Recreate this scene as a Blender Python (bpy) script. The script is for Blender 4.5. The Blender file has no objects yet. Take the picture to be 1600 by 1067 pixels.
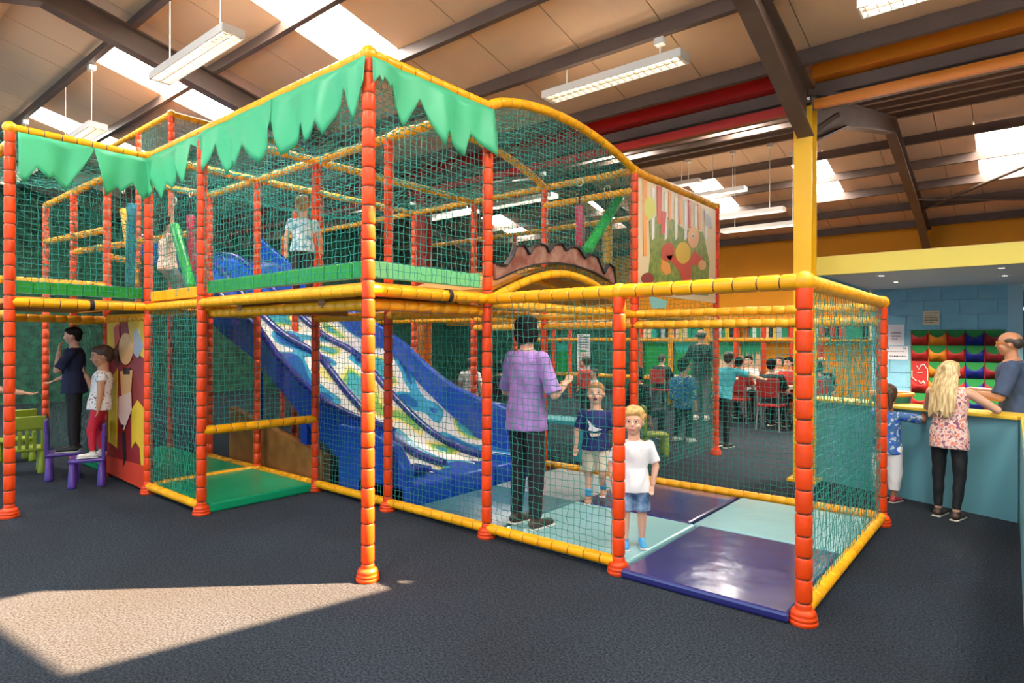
import bpy, math, random
import numpy as np
from mathutils import Vector, Matrix
random.seed(7); RNG = np.random.default_rng(7)
SC = bpy.context.scene
COL = SC.collection

# ------------------------------------------------------------------ camera
FPX, YAW, PIT, ROL, CAMH = 971.7, .6908, -.0006, .0023, 1.575
cam_d = bpy.data.cameras.new('camera'); cam_d.sensor_width = 36; cam_d.lens = FPX / 1600 * 36
cam_d.clip_start = .05; cam_d.clip_end = 200
cam = bpy.data.objects.new('camera', cam_d); COL.objects.link(cam)
cam.matrix_world = Matrix.Translation((0, 0, CAMH)) @ Matrix.Rotation(YAW, 4, 'Z') @ Matrix.Rotation(math.pi / 2 + PIT, 4, 'X') @ Matrix.Rotation(ROL, 4, 'Z')
SC.camera = cam

# ------------------------------------------------------------------ sky, sun, exposure
SC.view_settings.view_transform = 'Standard'; SC.view_settings.look = 'None'
SC.view_settings.gamma = 1; SC.view_settings.use_curve_mapping = False
SC.view_settings.exposure = 0.5
W = bpy.data.worlds.new('sky'); SC.world = W; W.use_nodes = True
bg = W.node_tree.nodes['Background']
bg.inputs['Color'].default_value = (.52, .76, 1.0, 1); bg.inputs['Strength'].default_value = 1.25
sun_d = bpy.data.lights.new('sun', 'SUN'); sun_d.energy = 235; sun_d.color = (1, .58, .30); sun_d.angle = .012
sun = bpy.data.objects.new('sun', sun_d); COL.objects.link(sun)
SUN_EL = math.radians(50)
sun.rotation_euler = Vector((-.72 * math.cos(SUN_EL), -.694 * math.cos(SUN_EL), -math.sin(SUN_EL))).to_track_quat('-Z', 'Y').to_euler()
SC.cycles.max_bounces = 8; SC.cycles.transparent_max_bounces = 12

# ------------------------------------------------------------------ helpers
def V(*a): return Vector(a)
def _ray(u, v):
    X = (u - 800) / FPX; Z = (533.5 - v) / FPX
    cr, sr = math.cos(ROL), math.sin(ROL); xr = cr * X - sr * Z; zu = sr * X + cr * Z
    c, s = math.cos(YAW), math.sin(YAW)
    return Vector((c * xr - s, s * xr + c, zu + PIT))
CP = Vector((0, 0, CAMH))
def onx(u, v, x): d = _ray(u, v); return CP + d * (x / d.x)
def ony(u, v, y): d = _ray(u, v); return CP + d * (y / d.y)
def onz(u, v, z=0): d = _ray(u, v); return CP + d * ((z - CAMH) / d.z)

MATS = {}
def mat(name, col, rough=.5, spec=.5, metal=0, bump=0, bscale=40, var=0, vscale=6, rnd=0, coat=0, emit=None, estr=0, col2=None, stretch=None):
    if name in MATS: return MATS[name]
    m = bpy.data.materials.new(name); m.use_nodes = True; nt = m.node_tree; N = nt.nodes; L = nt.links
    b = N['Principled BSDF']
    b.inputs['Base Color'].default_value = (*col, 1); b.inputs['Roughness'].default_value = rough
    b.inputs['Specular IOR Level'].default_value = spec; b.inputs['Metallic'].default_value = metal
    b.inputs['Coat Weight'].default_value = coat; b.inputs['Coat Roughness'].default_value = .15
    if emit: b.inputs['Emission Color'].default_value = (*emit, 1); b.inputs['Emission Strength'].default_value = estr
    tc = N.new('ShaderNodeTexCoord')
    last = None
    if var or col2:
        n = N.new('ShaderNodeTexNoise'); n.inputs['Scale'].default_value = vscale; n.inputs['Detail'].default_value = 4
        if stretch:
            mpp = N.new('ShaderNodeMapping'); mpp.inputs['Scale'].default_value = stretch; L.new(tc.outputs['Object'], mpp.inputs['Vector']); L.new(mpp.outputs[0], n.inputs['Vector'])
        else: L.new(tc.outputs['Object'], n.inputs['Vector'])
        mr = N.new('ShaderNodeMapRange'); mr.inputs['From Min'].default_value = .35; mr.inputs['From Max'].default_value = .65
        L.new(n.outputs['Fac'], mr.inputs['Value'])
        mx = N.new('ShaderNodeMix'); mx.data_type = 'RGBA'
        a = [c * (1 - var) for c in col]; c2 = col2 or [min(1, c * (1 + var)) for c in col]
        mx.inputs['A'].default_value = (*a, 1); mx.inputs['B'].default_value = (*c2, 1)
        L.new(mr.outputs['Result'], mx.inputs['Factor']); last = mx.outputs['Result']
    if rnd:
        oi = N.new('ShaderNodeObjectInfo'); mr2 = N.new('ShaderNodeMapRange')
        mr2.inputs['To Min'].default_value = 1 - rnd; mr2.inputs['To Max'].default_value = 1 + rnd * .4
        L.new(oi.outputs['Random'], mr2.inputs['Value'])
        hs = N.new('ShaderNodeHueSaturation'); L.new(mr2.outputs['Result'], hs.inputs['Value'])
        if last: L.new(last, hs.inputs['Color'])
        else: hs.inputs['Color'].default_value = (*col, 1)
        last = hs.outputs['Color']
    if last: L.new(last, b.inputs['Base Color'])
    if bump:
        n2 = N.new('ShaderNodeTexNoise'); n2.inputs['Scale'].default_value = bscale; n2.inputs['Detail'].default_value = 3
        L.new(tc.outputs['Object'], n2.inputs['Vector'])
        bp = N.new('ShaderNodeBump'); bp.inputs['Strength'].default_value = bump; bp.inputs['Distance'].default_value = .02
        L.new(n2.outputs['Fac'], bp.inputs['Height']); L.new(bp.outputs['Normal'], b.inputs['Normal'])
    MATS[name] = m; return m

def tag(o, label=None, cat=None, group=None, kind=None):
    if label: o['label'] = label
    if cat: o['category'] = cat
    if group: o['group'] = group
    if kind: o['kind'] = kind
    return o
def link(o, parent=None):
    COL.objects.link(o)
    if parent is not None: o.parent = parent
    return o
def empty(name, loc=(0, 0, 0), rz=0, label=None, cat=None, group=None, kind=None):
    o = bpy.data.objects.new(name, None); o.empty_display_size = .1; link(o)
    o.location = loc; o.rotation_euler = (0, 0, rz)
    return tag(o, label, cat, group, kind)
def inst(name, me, parent=None, M=None):
    o = bpy.data.objects.new(name, me); link(o, parent)
    if M is not None: o.matrix_local = M
    return o
def np_mesh(name, v, q, m=None, smooth=False):
    v = np.asarray(v, np.float32); q = np.asarray(q, np.int32)
    me = bpy.data.meshes.new(name); k = q.shape[1]
    me.vertices.add(len(v)); me.vertices.foreach_set('co', v.ravel())
    me.loops.add(q.size); me.loops.foreach_set('vertex_index', q.ravel())
    me.polygons.add(len(q)); me.polygons.foreach_set('loop_start', np.arange(0, q.size, k, dtype=np.int32))
    if smooth: me.polygons.foreach_set('use_smooth', np.ones(len(q), bool))
    me.update(calc_edges=True)
    if m: me.materials.append(m)
    return me

class MB:
    """collects simple shapes; build() makes them ONE mesh object"""
    def __init__(s): s.v = []; s.f = []; s.sm = []
    def add(s, vs, fs, smooth=False):
        o = len(s.v); s.v += [tuple(x) for x in vs]; s.f += [tuple(i + o for i in f) for f in fs]; s.sm += [smooth] * len(fs); return s
    def box(s, c, d, rz=0, taper=1, M=None):
        x, y, z = [k / 2 for k in d]; p = []
        for zz, t in ((-z, 1), (z, taper)):
            for a, b in ((-x, -y), (x, -y), (x, y), (-x, y)): p.append(Vector((a * t, b * t, zz)))
        R = Matrix.Rotation(rz, 3, 'Z') if M is None else M
        return s.add([R @ q + Vector(c) for q in p], [(3, 2, 1, 0), (4, 5, 6, 7), (0, 1, 5, 4), (1, 2, 6, 5), (2, 3, 7, 6), (3, 0, 4, 7)])
    def bar(s, a, b, w, h, up=(0, 0, 1)):
        a = Vector(a); b = Vector(b); d = (b - a).normalized(); sd = d.cross(Vector(up)).normalized(); u = sd.cross(d)
        p = [c + sd * i * w / 2 + u * j * h / 2 for c in (a, b) for i, j in ((-1, -1), (1, -1), (1, 1), (-1, 1))]
        return s.add(p, [(0, 1, 2, 3), (7, 6, 5, 4), (0, 4, 5, 1), (1, 5, 6, 2), (2, 6, 7, 3), (3, 7, 4, 0)])
    def tube(s, path, r, n=10, caps=True, smooth=True, closed=False):
        path = [Vector(p) for p in path]; rs = r if isinstance(r, (list, tuple)) else [r] * len(path); vs = []; fs = []
        k = len(path); u = None
        for i, p in enumerate(path):
            if closed: d = path[(i + 1) % k] - path[i - 1]
            else: d = path[min(i + 1, k - 1)] - path[max(i - 1, 0)]
            d.normalize()
            if u is None: u = d.orthogonal().normalized()
            u = (u - d * u.dot(d)).normalized(); w = d.cross(u)
            vs += [p + (u * math.cos(t) + w * math.sin(t)) * rs[i] for t in [2 * math.pi * j / n for j in range(n)]]
        for i in range(k if closed else k - 1):
            for j in range(n): fs.append((i * n + j, i * n + (j + 1) % n, ((i + 1) % k) * n + (j + 1) % n, ((i + 1) % k) * n + j))
        s.add(vs, fs, smooth)
        if caps and not closed: s.add(vs[:n], [tuple(range(n - 1, -1, -1))]); s.add(vs[-n:], [tuple(range(n))])
        return s
    def lathe(s, prof, c=(0, 0, 0), n=14, M=None, smooth=True):
        vs = []; fs = []; M = M or Matrix.Identity(3); c = Vector(c)
        for r, z in prof: vs += [M @ Vector((r * math.cos(t), r * math.sin(t), z)) + c for t in [2 * math.pi * j / n for j in range(n)]]
        for i in range(len(prof) - 1):
            for j in range(n): fs.append((i * n + j, i * n + (j + 1) % n, (i + 1) * n + (j + 1) % n, (i + 1) * n + j))
        return s.add(vs, fs, smooth)
    def prism(s, pts, off):
        """closed outline (3-D points, planar) pushed by off"""
        n = len(pts); a = [Vector(p) for p in pts]; b = [p + Vector(off) for p in a]
        s.add(a + b, [tuple(range(n))[::-1], tuple(range(n, 2 * n))] + [(i, (i + 1) % n, n + (i + 1) % n, n + i) for i in range(n)]); return s
    def ell(s, c, r, n=10, m=7, M=None):
        c = Vector(c); r = (r,) * 3 if isinstance(r, (int, float)) else r; vs = []; fs = []
        M = M or Matrix.Identity(3)
        for i in range(m + 1):
            ph = math.pi * i / m
            for j in range(n):
                t = 2 * math.pi * j / n; vs.append(c + M @ Vector((r[0] * math.sin(ph) * math.cos(t), r[1] * math.sin(ph) * math.sin(t), -r[2] * math.cos(ph))))
        for i in range(m):
            for j in range(n): fs.append((i * n + j, i * n + (j + 1) % n, (i + 1) * n + (j + 1) % n, (i + 1) * n + j))
        return s.add(vs, fs, True)
    def mesh(s, name, m=None):
        me = bpy.data.meshes.new(name); me.from_pydata(s.v, [], s.f)
        me.polygons.foreach_set('use_smooth', s.sm); me.validate()
        if m: me.materials.append(m)
        return me
    def build(s, name, m, parent=None, bevel=0, M=None):
        o = inst(name, s.mesh(name, m), parent, M)
        if bevel:
            bv = o.modifiers.new('bevel', 'BEVEL'); bv.width = bevel; bv.segments = 2; bv.limit_method = 'ANGLE'
        return o

# ------------------------------------------------------------------ materials
ORANGE = mat('orange_foam', (.82, .062, .004), .36, .35, rnd=.16, bump=.08, bscale=25)
YELLOW = mat('yellow_foam', (.92, .40, .003), .38, .35, rnd=.12, bump=.08, bscale=25)
YELLOW2 = mat('yellow_foam_joined', (.88, .38, .004), .38, .5)
ORANGE2 = mat('orange_foam_joined', (.78, .07, .01), .38, .5)
STEELCORE = mat('steel_core', (.06, .05, .04), .6)
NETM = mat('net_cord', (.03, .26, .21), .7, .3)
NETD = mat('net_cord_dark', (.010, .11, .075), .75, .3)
GREENPAD = mat('green_vinyl', (.015, .30, .02), .32, .5, bump=.1, bscale=14)
GREENMAT = mat('green_mat_vinyl', (.004, .30, .13), .3, .5, bump=.25, bscale=7)
AWN = mat('green_awning', (.10, .58, .31), .42, .4, bump=.15, bscale=9)
_n = AWN.node_tree; _t = _n.nodes.new('ShaderNodeBsdfTranslucent'); _t.inputs['Color'].default_value = (.20, .72, .42, 1); _m = _n.nodes.new('ShaderNodeMixShader'); _m.inputs['Fac'].default_value = .4
_n.links.new(_n.nodes['Principled BSDF'].outputs[0], _m.inputs[1]); _n.links.new(_t.outputs[0], _m.inputs[2]); _n.links.new(_m.outputs[0], _n.nodes['Material Output'].inputs['Surface'])
NAVY = mat('navy_vinyl', (.022, .022, .14), .17, .8, bump=.55, bscale=3.2, coat=.6)
AQUA = mat('aqua_vinyl', (.24, .48, .50), .22, .6, bump=.5, bscale=3.2)
GREY = mat('grey_vinyl', (.30, .36, .38), .25, .55, bump=.3, bscale=6)
TEALV = mat('teal_grey_vinyl', (.06, .16, .19), .25, .5, bump=.3, bscale=6)
BLUEV = mat('blue_vinyl', (.008, .06, .42), .25, .55, bump=.12, bscale=8)
DBLUE = mat('dark_blue_vinyl', (.012, .018, .22), .25, .55, bump=.12, bscale=8)
STEEL = mat('brown_steel', (.135, .090, .072), .5, .4, var=.12, vscale=2)
WOOD = mat('timber', (.33, .14, .035), .6, .3, var=.25, vscale=5)
PLY = mat('orange_ply', (.62, .27, .03), .55, .3, var=.15, vscale=3)
WHITEM = mat('white_metal', (.80, .76, .70), .35, .5)
BLACK = mat('black_strap', (.012, .011, .012), .6)

# ------------------------------------------------------------------ the hall
ZV, SL = 4.55, .23
RIDGE1, VALLEY, RIDGE2, EAVE = 2.02, 7.54, 13.05, 18.6
def roofz(y):
    if y < RIDGE1: return ZV + SL * (VALLEY - RIDGE1) - SL * (RIDGE1 - y)
    if y < VALLEY: return ZV + SL * (VALLEY - y)
    if y < RIDGE2: return ZV + SL * (y - VALLEY)
    return ZV + SL * (RIDGE2 - VALLEY) - SL * (y - RIDGE2)
XL, XR, YN = -19., 7., -3.5

carpet = mat('carpet', (.021, .024, .030), .95, .08)
nt = carpet.node_tree; N = nt.nodes; L = nt.links; b = N['Principled BSDF']
tc = N.new('ShaderNodeTexCoord'); n1 = N.new('ShaderNodeTexNoise'); n1.inputs['Scale'].default_value = 75; n1.inputs['Detail'].default_value = 5; n1.inputs['Roughness'].default_value = .75
n2 = N.new('ShaderNodeTexNoise'); n2.inputs['Scale'].default_value = .9; n2.inputs['Detail'].default_value = 3
L.new(tc.outputs['Object'], n1.inputs['Vector']); L.new(tc.outputs['Object'], n2.inputs['Vector'])
r1 = N.new('ShaderNodeValToRGB'); r1.color_ramp.elements[0].position = .42; r1.color_ramp.elements[0].color = (.0035, .0045, .0065, 1)
r1.color_ramp.elements[1].position = .60; r1.color_ramp.elements[1].color = (.038, .051, .070, 1)
L.new(n1.outputs['Fac'], r1.inputs['Fac'])
r2 = N.new('ShaderNodeValToRGB'); r2.color_ramp.elements[0].position = .35; r2.color_ramp.elements[0].color = (.8, .78, .8, 1)
r2.color_ramp.elements[1].position = .7; r2.color_ramp.elements[1].color = (1.0, 1.1, 1.22, 1)
L.new(n2.outputs['Fac'], r2.inputs['Fac'])
mx = N.new('ShaderNodeMix'); mx.data_type = 'RGBA'; mx.blend_type = 'MULTIPLY'; mx.inputs['Factor'].default_value = 1
L.new(r1.outputs['Color'], mx.inputs['A']); L.new(r2.outputs['Color'], mx.inputs['B']); L.new(mx.outputs['Result'], b.inputs['Base Color'])
bp = N.new('ShaderNodeBump'); bp.inputs['Strength'].default_value = .9; bp.inputs['Distance'].default_value = .012
L.new(n1.outputs['Fac'], bp.inputs['Height']); L.new(bp.outputs['Normal'], b.inputs['Normal'])
b.inputs['Sheen Weight'].default_value = .05; b.inputs['Sheen Roughness'].default_value = .5
fl = MB(); fl.box(((XL + XR) / 2, (YN + EAVE) / 2, -.1), (XR - XL, EAVE - YN, .2)).build('floor', carpet).__setitem__('kind', 'structure')

# ribbed roof sheets
SHEET = mat('roof_sheet', (.80, .52, .32), .5, .3)
nt = SHEET.node_tree; N = nt.nodes; L = nt.links; b = N['Principled BSDF']
tc = N.new('ShaderNodeTexCoord'); wv = N.new('ShaderNodeTexWave'); wv.bands_direction = 'X'; wv.inputs['Scale'].default_value = 3.1; wv.wave_profile = 'SAW'
L.new(tc.outputs['Object'], wv.inputs['Vector']); bp = N.new('ShaderNodeBump'); bp.inputs['Strength'].default_value = .35; bp.inputs['Distance'].default_value = .01
L.new(wv.outputs['Fac'], bp.inputs['Height']); L.new(bp.outputs['Normal'], b.inputs['Normal'])
PANE = bpy.data.materials.new('skylight_pane'); PANE.use_nodes = True; nt = PANE.node_tree; N = nt.nodes; L = nt.links
for n in list(N):
    if n.type == 'BSDF_PRINCIPLED': N.remove(n)
tr = N.new('ShaderNodeBsdfTransparent'); em = N.new('ShaderNodeEmission'); em.inputs['Color'].default_value = (1, .97, .90, 1); em.inputs['Strength'].default_value = 34
ms = N.new('ShaderNodeMixShader'); ms.inputs['Fac'].default_value = .45
L.new(tr.outputs[0], ms.inputs[1]); L.new(em.outputs[0], ms.inputs[2]); L.new(ms.outputs[0], N['Material Output'].inputs['Surface'])
WEDGE_PANE = PANE; PANE = mat('skylight_diffuser', (.9, .88, .82), .6, emit=(1, .95, .86), estr=30)   # fibreglass rooflight glowing with daylight
ceil = empty('ceiling', (0, 0, 0), kind='structure')
def roof_quad(name, m, x0, x1, y0, y1, t, dz=0):
    p = [(x0, y0, roofz(y0 + 1e-4) + dz), (x1, y0, roofz(y0 + 1e-4) + dz), (x1, y1, roofz(y1 - 1e-4) + dz), (x0, y1, roofz(y1 - 1e-4) + dz)]
    return MB().prism(p, (0, 0, t)).build(name, m, ceil)
SKY = {0: [(-13.0, -12.2, -1.5, .8), (-9.6, -8.8, -1.5, .8), (-6.2, -5.4, -1.5, .8), (-2.8, -2.0, -1.5, .8), (.6, 1.4, -1.5, .8), (4., 4.8, -1.5, .8)],  # out-of-view panes continuing the roof pattern, added to light the foreground
       1: [(-13.8, -13.05, 2.98, 4.97), (-10.3, -9.55, 2.98, 4.97), (-6.82, -5.93, 2.98, 4.97), (-1.75, -.0, 3.2, 5.9), (.9, 1.7, 2.98, 4.97), (4.2, 5.0, 2.98, 4.97)],
       2: [(-13.5, -12.7, 9.0, 11.), (-9.8, -9.0, 9.0, 11.), (-6.45, -5.7, 9.0, 11.), (-4.0, -3.3, 9.0, 11.)],
       3: [(-13.3, -12.5, 14.2, 16.2), (-9.4, -8.7, 14.2, 16.2), (-6.45, -5.75, 14.2, 16.2), (-4.0, -3.3, 14.2, 16.2), (-.74, .05, 14.2, 16.2), (3.0, 3.8, 14.2, 16.2)]}
for k, (ya, yb) in enumerate(((YN, RIDGE1), (RIDGE1, VALLEY), (VALLEY, RIDGE2), (RIDGE2, EAVE))):
    x = XL; cuts = sorted(SKY[k]); xsx = []
    while x < XR - .01:
        nx = min(x + 1.0, XR); hit = None
        for c in cuts:
            if c[0] - .02 <= x < c[1] - .01: hit = c
            elif x < c[0] < nx: nx = c[0]
        if hit:
            nx = hit[1]
            roof_quad('roof_sheet', SHEET, x, nx - .012, ya, hit[2], .05); roof_quad('roof_sheet', SHEET, x, nx - .012, hit[3], yb, .05)
            if hit[0] == -1.75:   # unseen clear opening, added and cut to shape the sun wedge on the carpet
                s_ = Vector((.72 * math.cos(SUN_EL), .694 * math.cos(SUN_EL), math.sin(SUN_EL)))
                def up(px_, py_): t = (ZV + SL * (VALLEY - py_)) / (s_.z + SL * s_.y); return (px_ + s_.x * t, py_ + s_.y * t, t * s_.z)
                inn = [up(-3.45, .93), up(-3.08, 2.62), up(-3.08, 2.82), up(-4.90, 1.07), up(-4.90, .78)]
                rz_ = lambda a, b_: (a, b_, roofz(b_))
                outr = [rz_(hit[1], hit[2]), rz_(hit[1], hit[3]), rz_(hit[0], hit[3]), rz_(hit[0], inn[3][1] + .05), rz_(hit[0], hit[2])]
                for k4 in range(5): MB().prism([outr[k4], outr[(k4 + 1) % 5], inn[(k4 + 1) % 5], inn[k4]], (0, 0, .05)).build('roof_sheet', SHEET, ceil)
                MB().prism(inn, (0, 0, .01)).build('skylight_pane', WEDGE_PANE, ceil)  # added pane, outlined by projecting the sun patch back onto the roof
            else: roof_quad('skylight_pane', PANE, x, nx - .012, hit[2], hit[3], .01, .02)
        else: roof_quad('roof_sheet', SHEET, x, nx - .012, ya, yb, .05)
        x = nx
# weathering deck above the sheets closes the seams (two long strips per gap would leak): cover strips along each seam
cov = MB()
for k, (ya, yb) in enumerate(((YN, RIDGE1), (RIDGE1, VALLEY), (VALLEY, RIDGE2), (RIDGE2, EAVE))):
    x = XL; cuts = sorted(SKY[k])
    while x < XR - .01:
        nx = min(x + 1.0, XR)
        for c in cuts:
            if c[0] - .02 <= x < c[1] - .01: nx = c[1]; break
            elif x < c[0] < nx: nx = c[0]
        cov.prism([(nx - .03, ya, roofz(ya + 1e-4) + .051), (nx + .02, ya, roofz(ya + 1e-4) + .051), (nx + .02, yb, roofz(yb - 1e-4) + .051), (nx - .03, yb, roofz(yb - 1e-4) + .051)], (0, 0, .02)); x = nx
for yy in (RIDGE1, VALLEY, RIDGE2): cov.box(((XL + XR) / 2, yy, roofz(yy) + .09), (XR - XL, .3, .04))
cov.build('seam_cover', STEEL, ceil)
# purlins
def purlin(y, x0=XL, x1=XR):
    z = roofz(y) - .012
    s = SL if (RIDGE1 < y < VALLEY or y > RIDGE2) else -SL
    mb = MB(); mb.bar((x0, y, z - .09), (x1, y, z - .09), .014, .18); mb.bar((x0, y + .03, z - .012), (x1, y + .03, z - .012), .07, .014, (0, s, 1)); mb.bar((x0, y - .03, z - .172), (x1, y - .03, z - .172), .07, .014)
    mb.build('purlin', STEEL, ceil)
for y in (-2.6, -1.5, -.4, .8, 1.8, 2.95, 5.95, 7.02): purlin(y)
for yy in (3.95, 4.97): purlin(yy, XL, -1.78); purlin(yy, .02, XR)
for y in (8.2, 9.0, 10.0, 11.0, 12.0, 13.12, 14.15, 15.2, 16.2, 17.2, 18.3): purlin(y)
# rafters: I-section with deeper haunch at the valley
def rafter(x, ya, yb, da, db):
    za, zb = roofz(ya + (1e-4 if ya < yb else -1e-4)) - .19, roofz(yb + (-1e-4 if ya < yb else 1e-4)) - .19
    mb = MB(); mb.prism([(x - .008, ya, za), (x - .008, yb, zb), (x - .008, yb, zb - db), (x - .008, ya, za - da)], (.016, 0, 0))
    mb.bar((x, ya, za), (x, yb, zb), .17, .02); mb.bar((x, ya, za - da), (x, yb, zb - db), .17, .02)
    mb.build('rafter', STEEL, ceil)
for x in (-15.2, -8.55, -1.9, 4.75):
    rafter(x, YN, RIDGE1, .45, .27); rafter(x, RIDGE1, 5.6, .27, .30); rafter(x, 5.6, VALLEY - .1, .30, .52)
    rafter(x, VALLEY + .1, 9.2, .52, .30); rafter(x, 9.2, RIDGE2, .30, .27); rafter(x, RIDGE2, 17.0, .27, .30); rafter(x, 17.0, EAVE - .1, .30, .55)
# valley beams, red left of the yellow column, orange right of it
REDP = mat('red_steel_paint', (.50, .012, .008), .38, .5); ORP = mat('orange_steel_paint', (.80, .23, .008), .38, .5)
YELP = mat('yellow_steel_paint', (.90, .50, .004), .34, .5); BROWN2 = STEEL
for nm, x0, x1, m, lab in (('valley_beam', XL, -1.98, REDP, 'long red painted steel valley beam pair left of the yellow column'), ('valley_beam', -1.80, XR, ORP, 'long orange painted steel valley beam pair right of the yellow column')):
    e = empty(nm, (0, VALLEY, 4.2), label=lab, cat='beam', kind='structure')
    o = MB().box(((x0 + x1) / 2, -.13, .33), (x1 - x0, .22, .17)).build('upper_beam', m, e)
    o = MB().box(((x0 + x1) / 2, -.13, -.01), (x1 - x0, .06, .10)).build('lower_beam', m, e)
    MB().box(((x0 + x1) / 2, .1, .12), (x1 - x0, .2, .2)).build('gutter', STEEL, e)
    MB().box(((x0 + x1) / 2, -.09, .16), (x1 - x0, .04, .13)).build('gutter', STEEL, e)
# valley columns
def hcol(x, y, h, m, lab, m2=None, zsplit=0):
    e = empty('steel_column', (x, y, 0), label=lab, cat='column', kind='structure')
    def sec(z0, z1, mm, nm):
        b = MB(); zc = (z0 + z1) / 2; hh = z1 - z0
        b.box((0, 0, zc), (.02, .2, hh)); b.box((0, -.1, zc), (.19, .022, hh)); b.box((0, .1, zc), (.19, .022, hh))
        if nm == 'shaft': b.box((0, 0, z0 + .02), (.30, .30, .03))
        b.build(nm, mm, e)
    if m2: sec(0, zsplit, m2, 'lower_shaft'); sec(zsplit, h, m, 'upper_shaft')
    else: sec(0, h, m, 'shaft')
    return e
hcol(-1.93, VALLEY - .0, 4.2, YELP, 'tall yellow painted steel column rising behind the right end of the play frame')
hcol(-8.28, VALLEY, 4.2, REDP, 'red and orange steel column seen through nets behind the slide', ORP, 1.95)
e = MB()
e.bar((-1.87, VALLEY - .1, 4.36), (-1.45, VALLEY - .1, 4.2), .05, .05); e.bar((-1.9, VALLEY + .1, 3.95), (-1.75, VALLEY + .7, 4.3), .05, .05)
e.build('knee_brace', STEEL, ceil)
# roof cross bracing on the far slope (thin tubes)
for a, c in (((-1.85, 17.0), (2.6, 13.3)), ((-1.85, 16.4), (2.8, 18.0))):
    MB().tube([(a[0], a[1], roofz(a[1]) - .3), (c[0], c[1], roofz(c[1]) - .3)], .035, 8).build('brace_tube', STEEL, ceil)
# walls
ORW = mat('orange_wall', (.90, .36, .012), .6, .3, var=.03, vscale=1)
DARKW = mat('dark_wall', (.05, .055, .05), .7, .3, var=.2, vscale=1)
def struct(mb, name, m): o = mb.build(name, m); o['kind'] = 'structure'; return o
struct(MB().box(((XL + XR) / 2, EAVE + .1, 2.5), (XR - XL, .2, 5)), 'wall_back', ORW)
JUN = mat('jungle_cladding', (.012, .05, .03), .6, var=.3, vscale=5, col2=(.03, .16, .08))
struct(MB().box(((XL - 7.4) / 2, EAVE - .04, 1.1), (-7.4 - XL, .06, 2.2)), 'trim_3', JUN)
struct(MB().box((XL - .1, (YN + EAVE) / 2, 3), (.2, EAVE - YN, 6)), 'wall_left', JUN)
struct(MB().box((XR + .1, (YN + EAVE) / 2, 3), (.2, EAVE - YN, 6)), 'wall_right', mat('plaster', (.6, .52, .42), .7))

# ------------------------------------------------------------------ soft play frame
XS = {-4: -11.77, -3: -10.57, -2: -9.37, -1: -8.17, 0: -6.963, 1: -5.755, 2: -4.570, 3: -3.336, 4: -2.134, 5: -.957}
YS = {0: 1.414, 1: 2.551, 2: 3.724, 3: 4.94, 4: 6.151, 5: 7.33, 6: 8.505}
ZD, ZT, Z3 = 1.913, 3.459, 4.79
FR = empty('soft_play_frame', (0, 0, 0), label='large two-storey soft play frame of orange posts, yellow rails and green nets', cat='play frame')
prof = [(.74, .0), (.75, .028), (.92, .042), (1, .12), (1, .88), (.92, .958), (.75, .972), (.74, 1)]
SEGP = MB().lathe(prof, n=12).mesh('post_sleeve', ORANGE); SEGR = MB().lathe(prof, n=12).mesh('rail_sleeve', YELLOW)
def axisM(a, b, r):
    d = b - a; q = d.to_track_quat('Z', 'Y'); return Matrix.Translation(a) @ q.to_matrix().to_4x4() @ Matrix.Diagonal((r, r, d.length, 1))
def run(name, path, r, me, sep, seg=.128, parent=FR, jit=.10):
    """a padded steel tube: steel core (the part) with foam sleeve segments (sub-parts)"""
    path = [Vector(p) for p in path]
    cuts = []
    for a, b in zip(path, path[1:]):
        n = max(1, round((b - a).length / seg)); ts = [0] + [(i + random.uniform(-jit, jit)) / n for i in range(1, n)] + [1]
        cuts += [(a.lerp(b, s), a.lerp(b, t)) for s, t in zip(ts, ts[1:])]
    mm = me.materials[0]
    if sep:
        core = MB().tube(path, r * .80, 8).build(name, STEELCORE, FR)
        for a, b in cuts: inst(me.name.split('.')[0], me, core, axisM(a, b, r))
        return core
    mb = MB()
    for a, b in cuts:
        Mx = axisM(a, b, r); mb.add([Mx @ Vector((x * math.cos(t), x * math.sin(t), z)) for x, z in ((.74, 0), (1, .07), (1, .93), (.74, 1)) for t in [2 * math.pi * j / 8 for j in range(8)]],
                                    [(i * 8 + j, i * 8 + (j + 1) % 8, (i + 1) * 8 + (j + 1) % 8, (i + 1) * 8 + j) for i in range(3) for j in range(8)], True)
    return mb.build(name, YELLOW2 if me is SEGR else ORANGE2, FR)
RP, RR = .0435, .042
def P(i, j, z): return Vector((XS[i], YS[j], z))
def post(i, j, z1=ZT, z0=0., sep=False, r=RP):
    o = run('post', [P(i, j, z0), P(i, j, z1)], r, SEGP, sep, .122)
    if z0 == 0 and sep:   # foot collar rings
        mb = MB(); c = P(i, j, 0)
        mb.lathe([(.074, 0), (.078, .012), (.076, .022), (.07, .026), (.075, .03), (.073, .045), (.066, .05), (.07, .056), (.062, .075), (.045, .085)], c, 16); mb.build('foot_collar', ORANGE, o)
    return o
for ij in ((0, 0), (0, 1), (1, 1), (3, 1), (3, 2), (3, 4)): post(*ij, sep=True)
post(4, 2, ZD - .03, sep=True); post(5, 2, ZD - .03, sep=True, r=.047); post(5, 4, ZD - .03, sep=True)
post(1, 2, sep=True); post(2, 2, sep=True); post(2, 4, sep=True); post(3, 6, sep=True)
for ij in ((-1, 1), (-1, 2), (-1, 3), (0, 2), (0, 4), (1, 4), (-1, 4), (-2, 1), (-3, 1), (-3, 4), (0, 6), (-2, 6), (2, 6)): post(*ij)
post(-2, 2, Z3); post(-3, 2, Z3); post(-2, 4, Z3)
post(5, 3, ZD - .03) if False else None
def rail(a, b, sep=False, r=RR, name='rail'): return run(name, [a, b], r, SEGR, sep)
def ballcap(c, r=.055): MB().ell(c, r).build('corner_cap', YELLOW2, FR)
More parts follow.
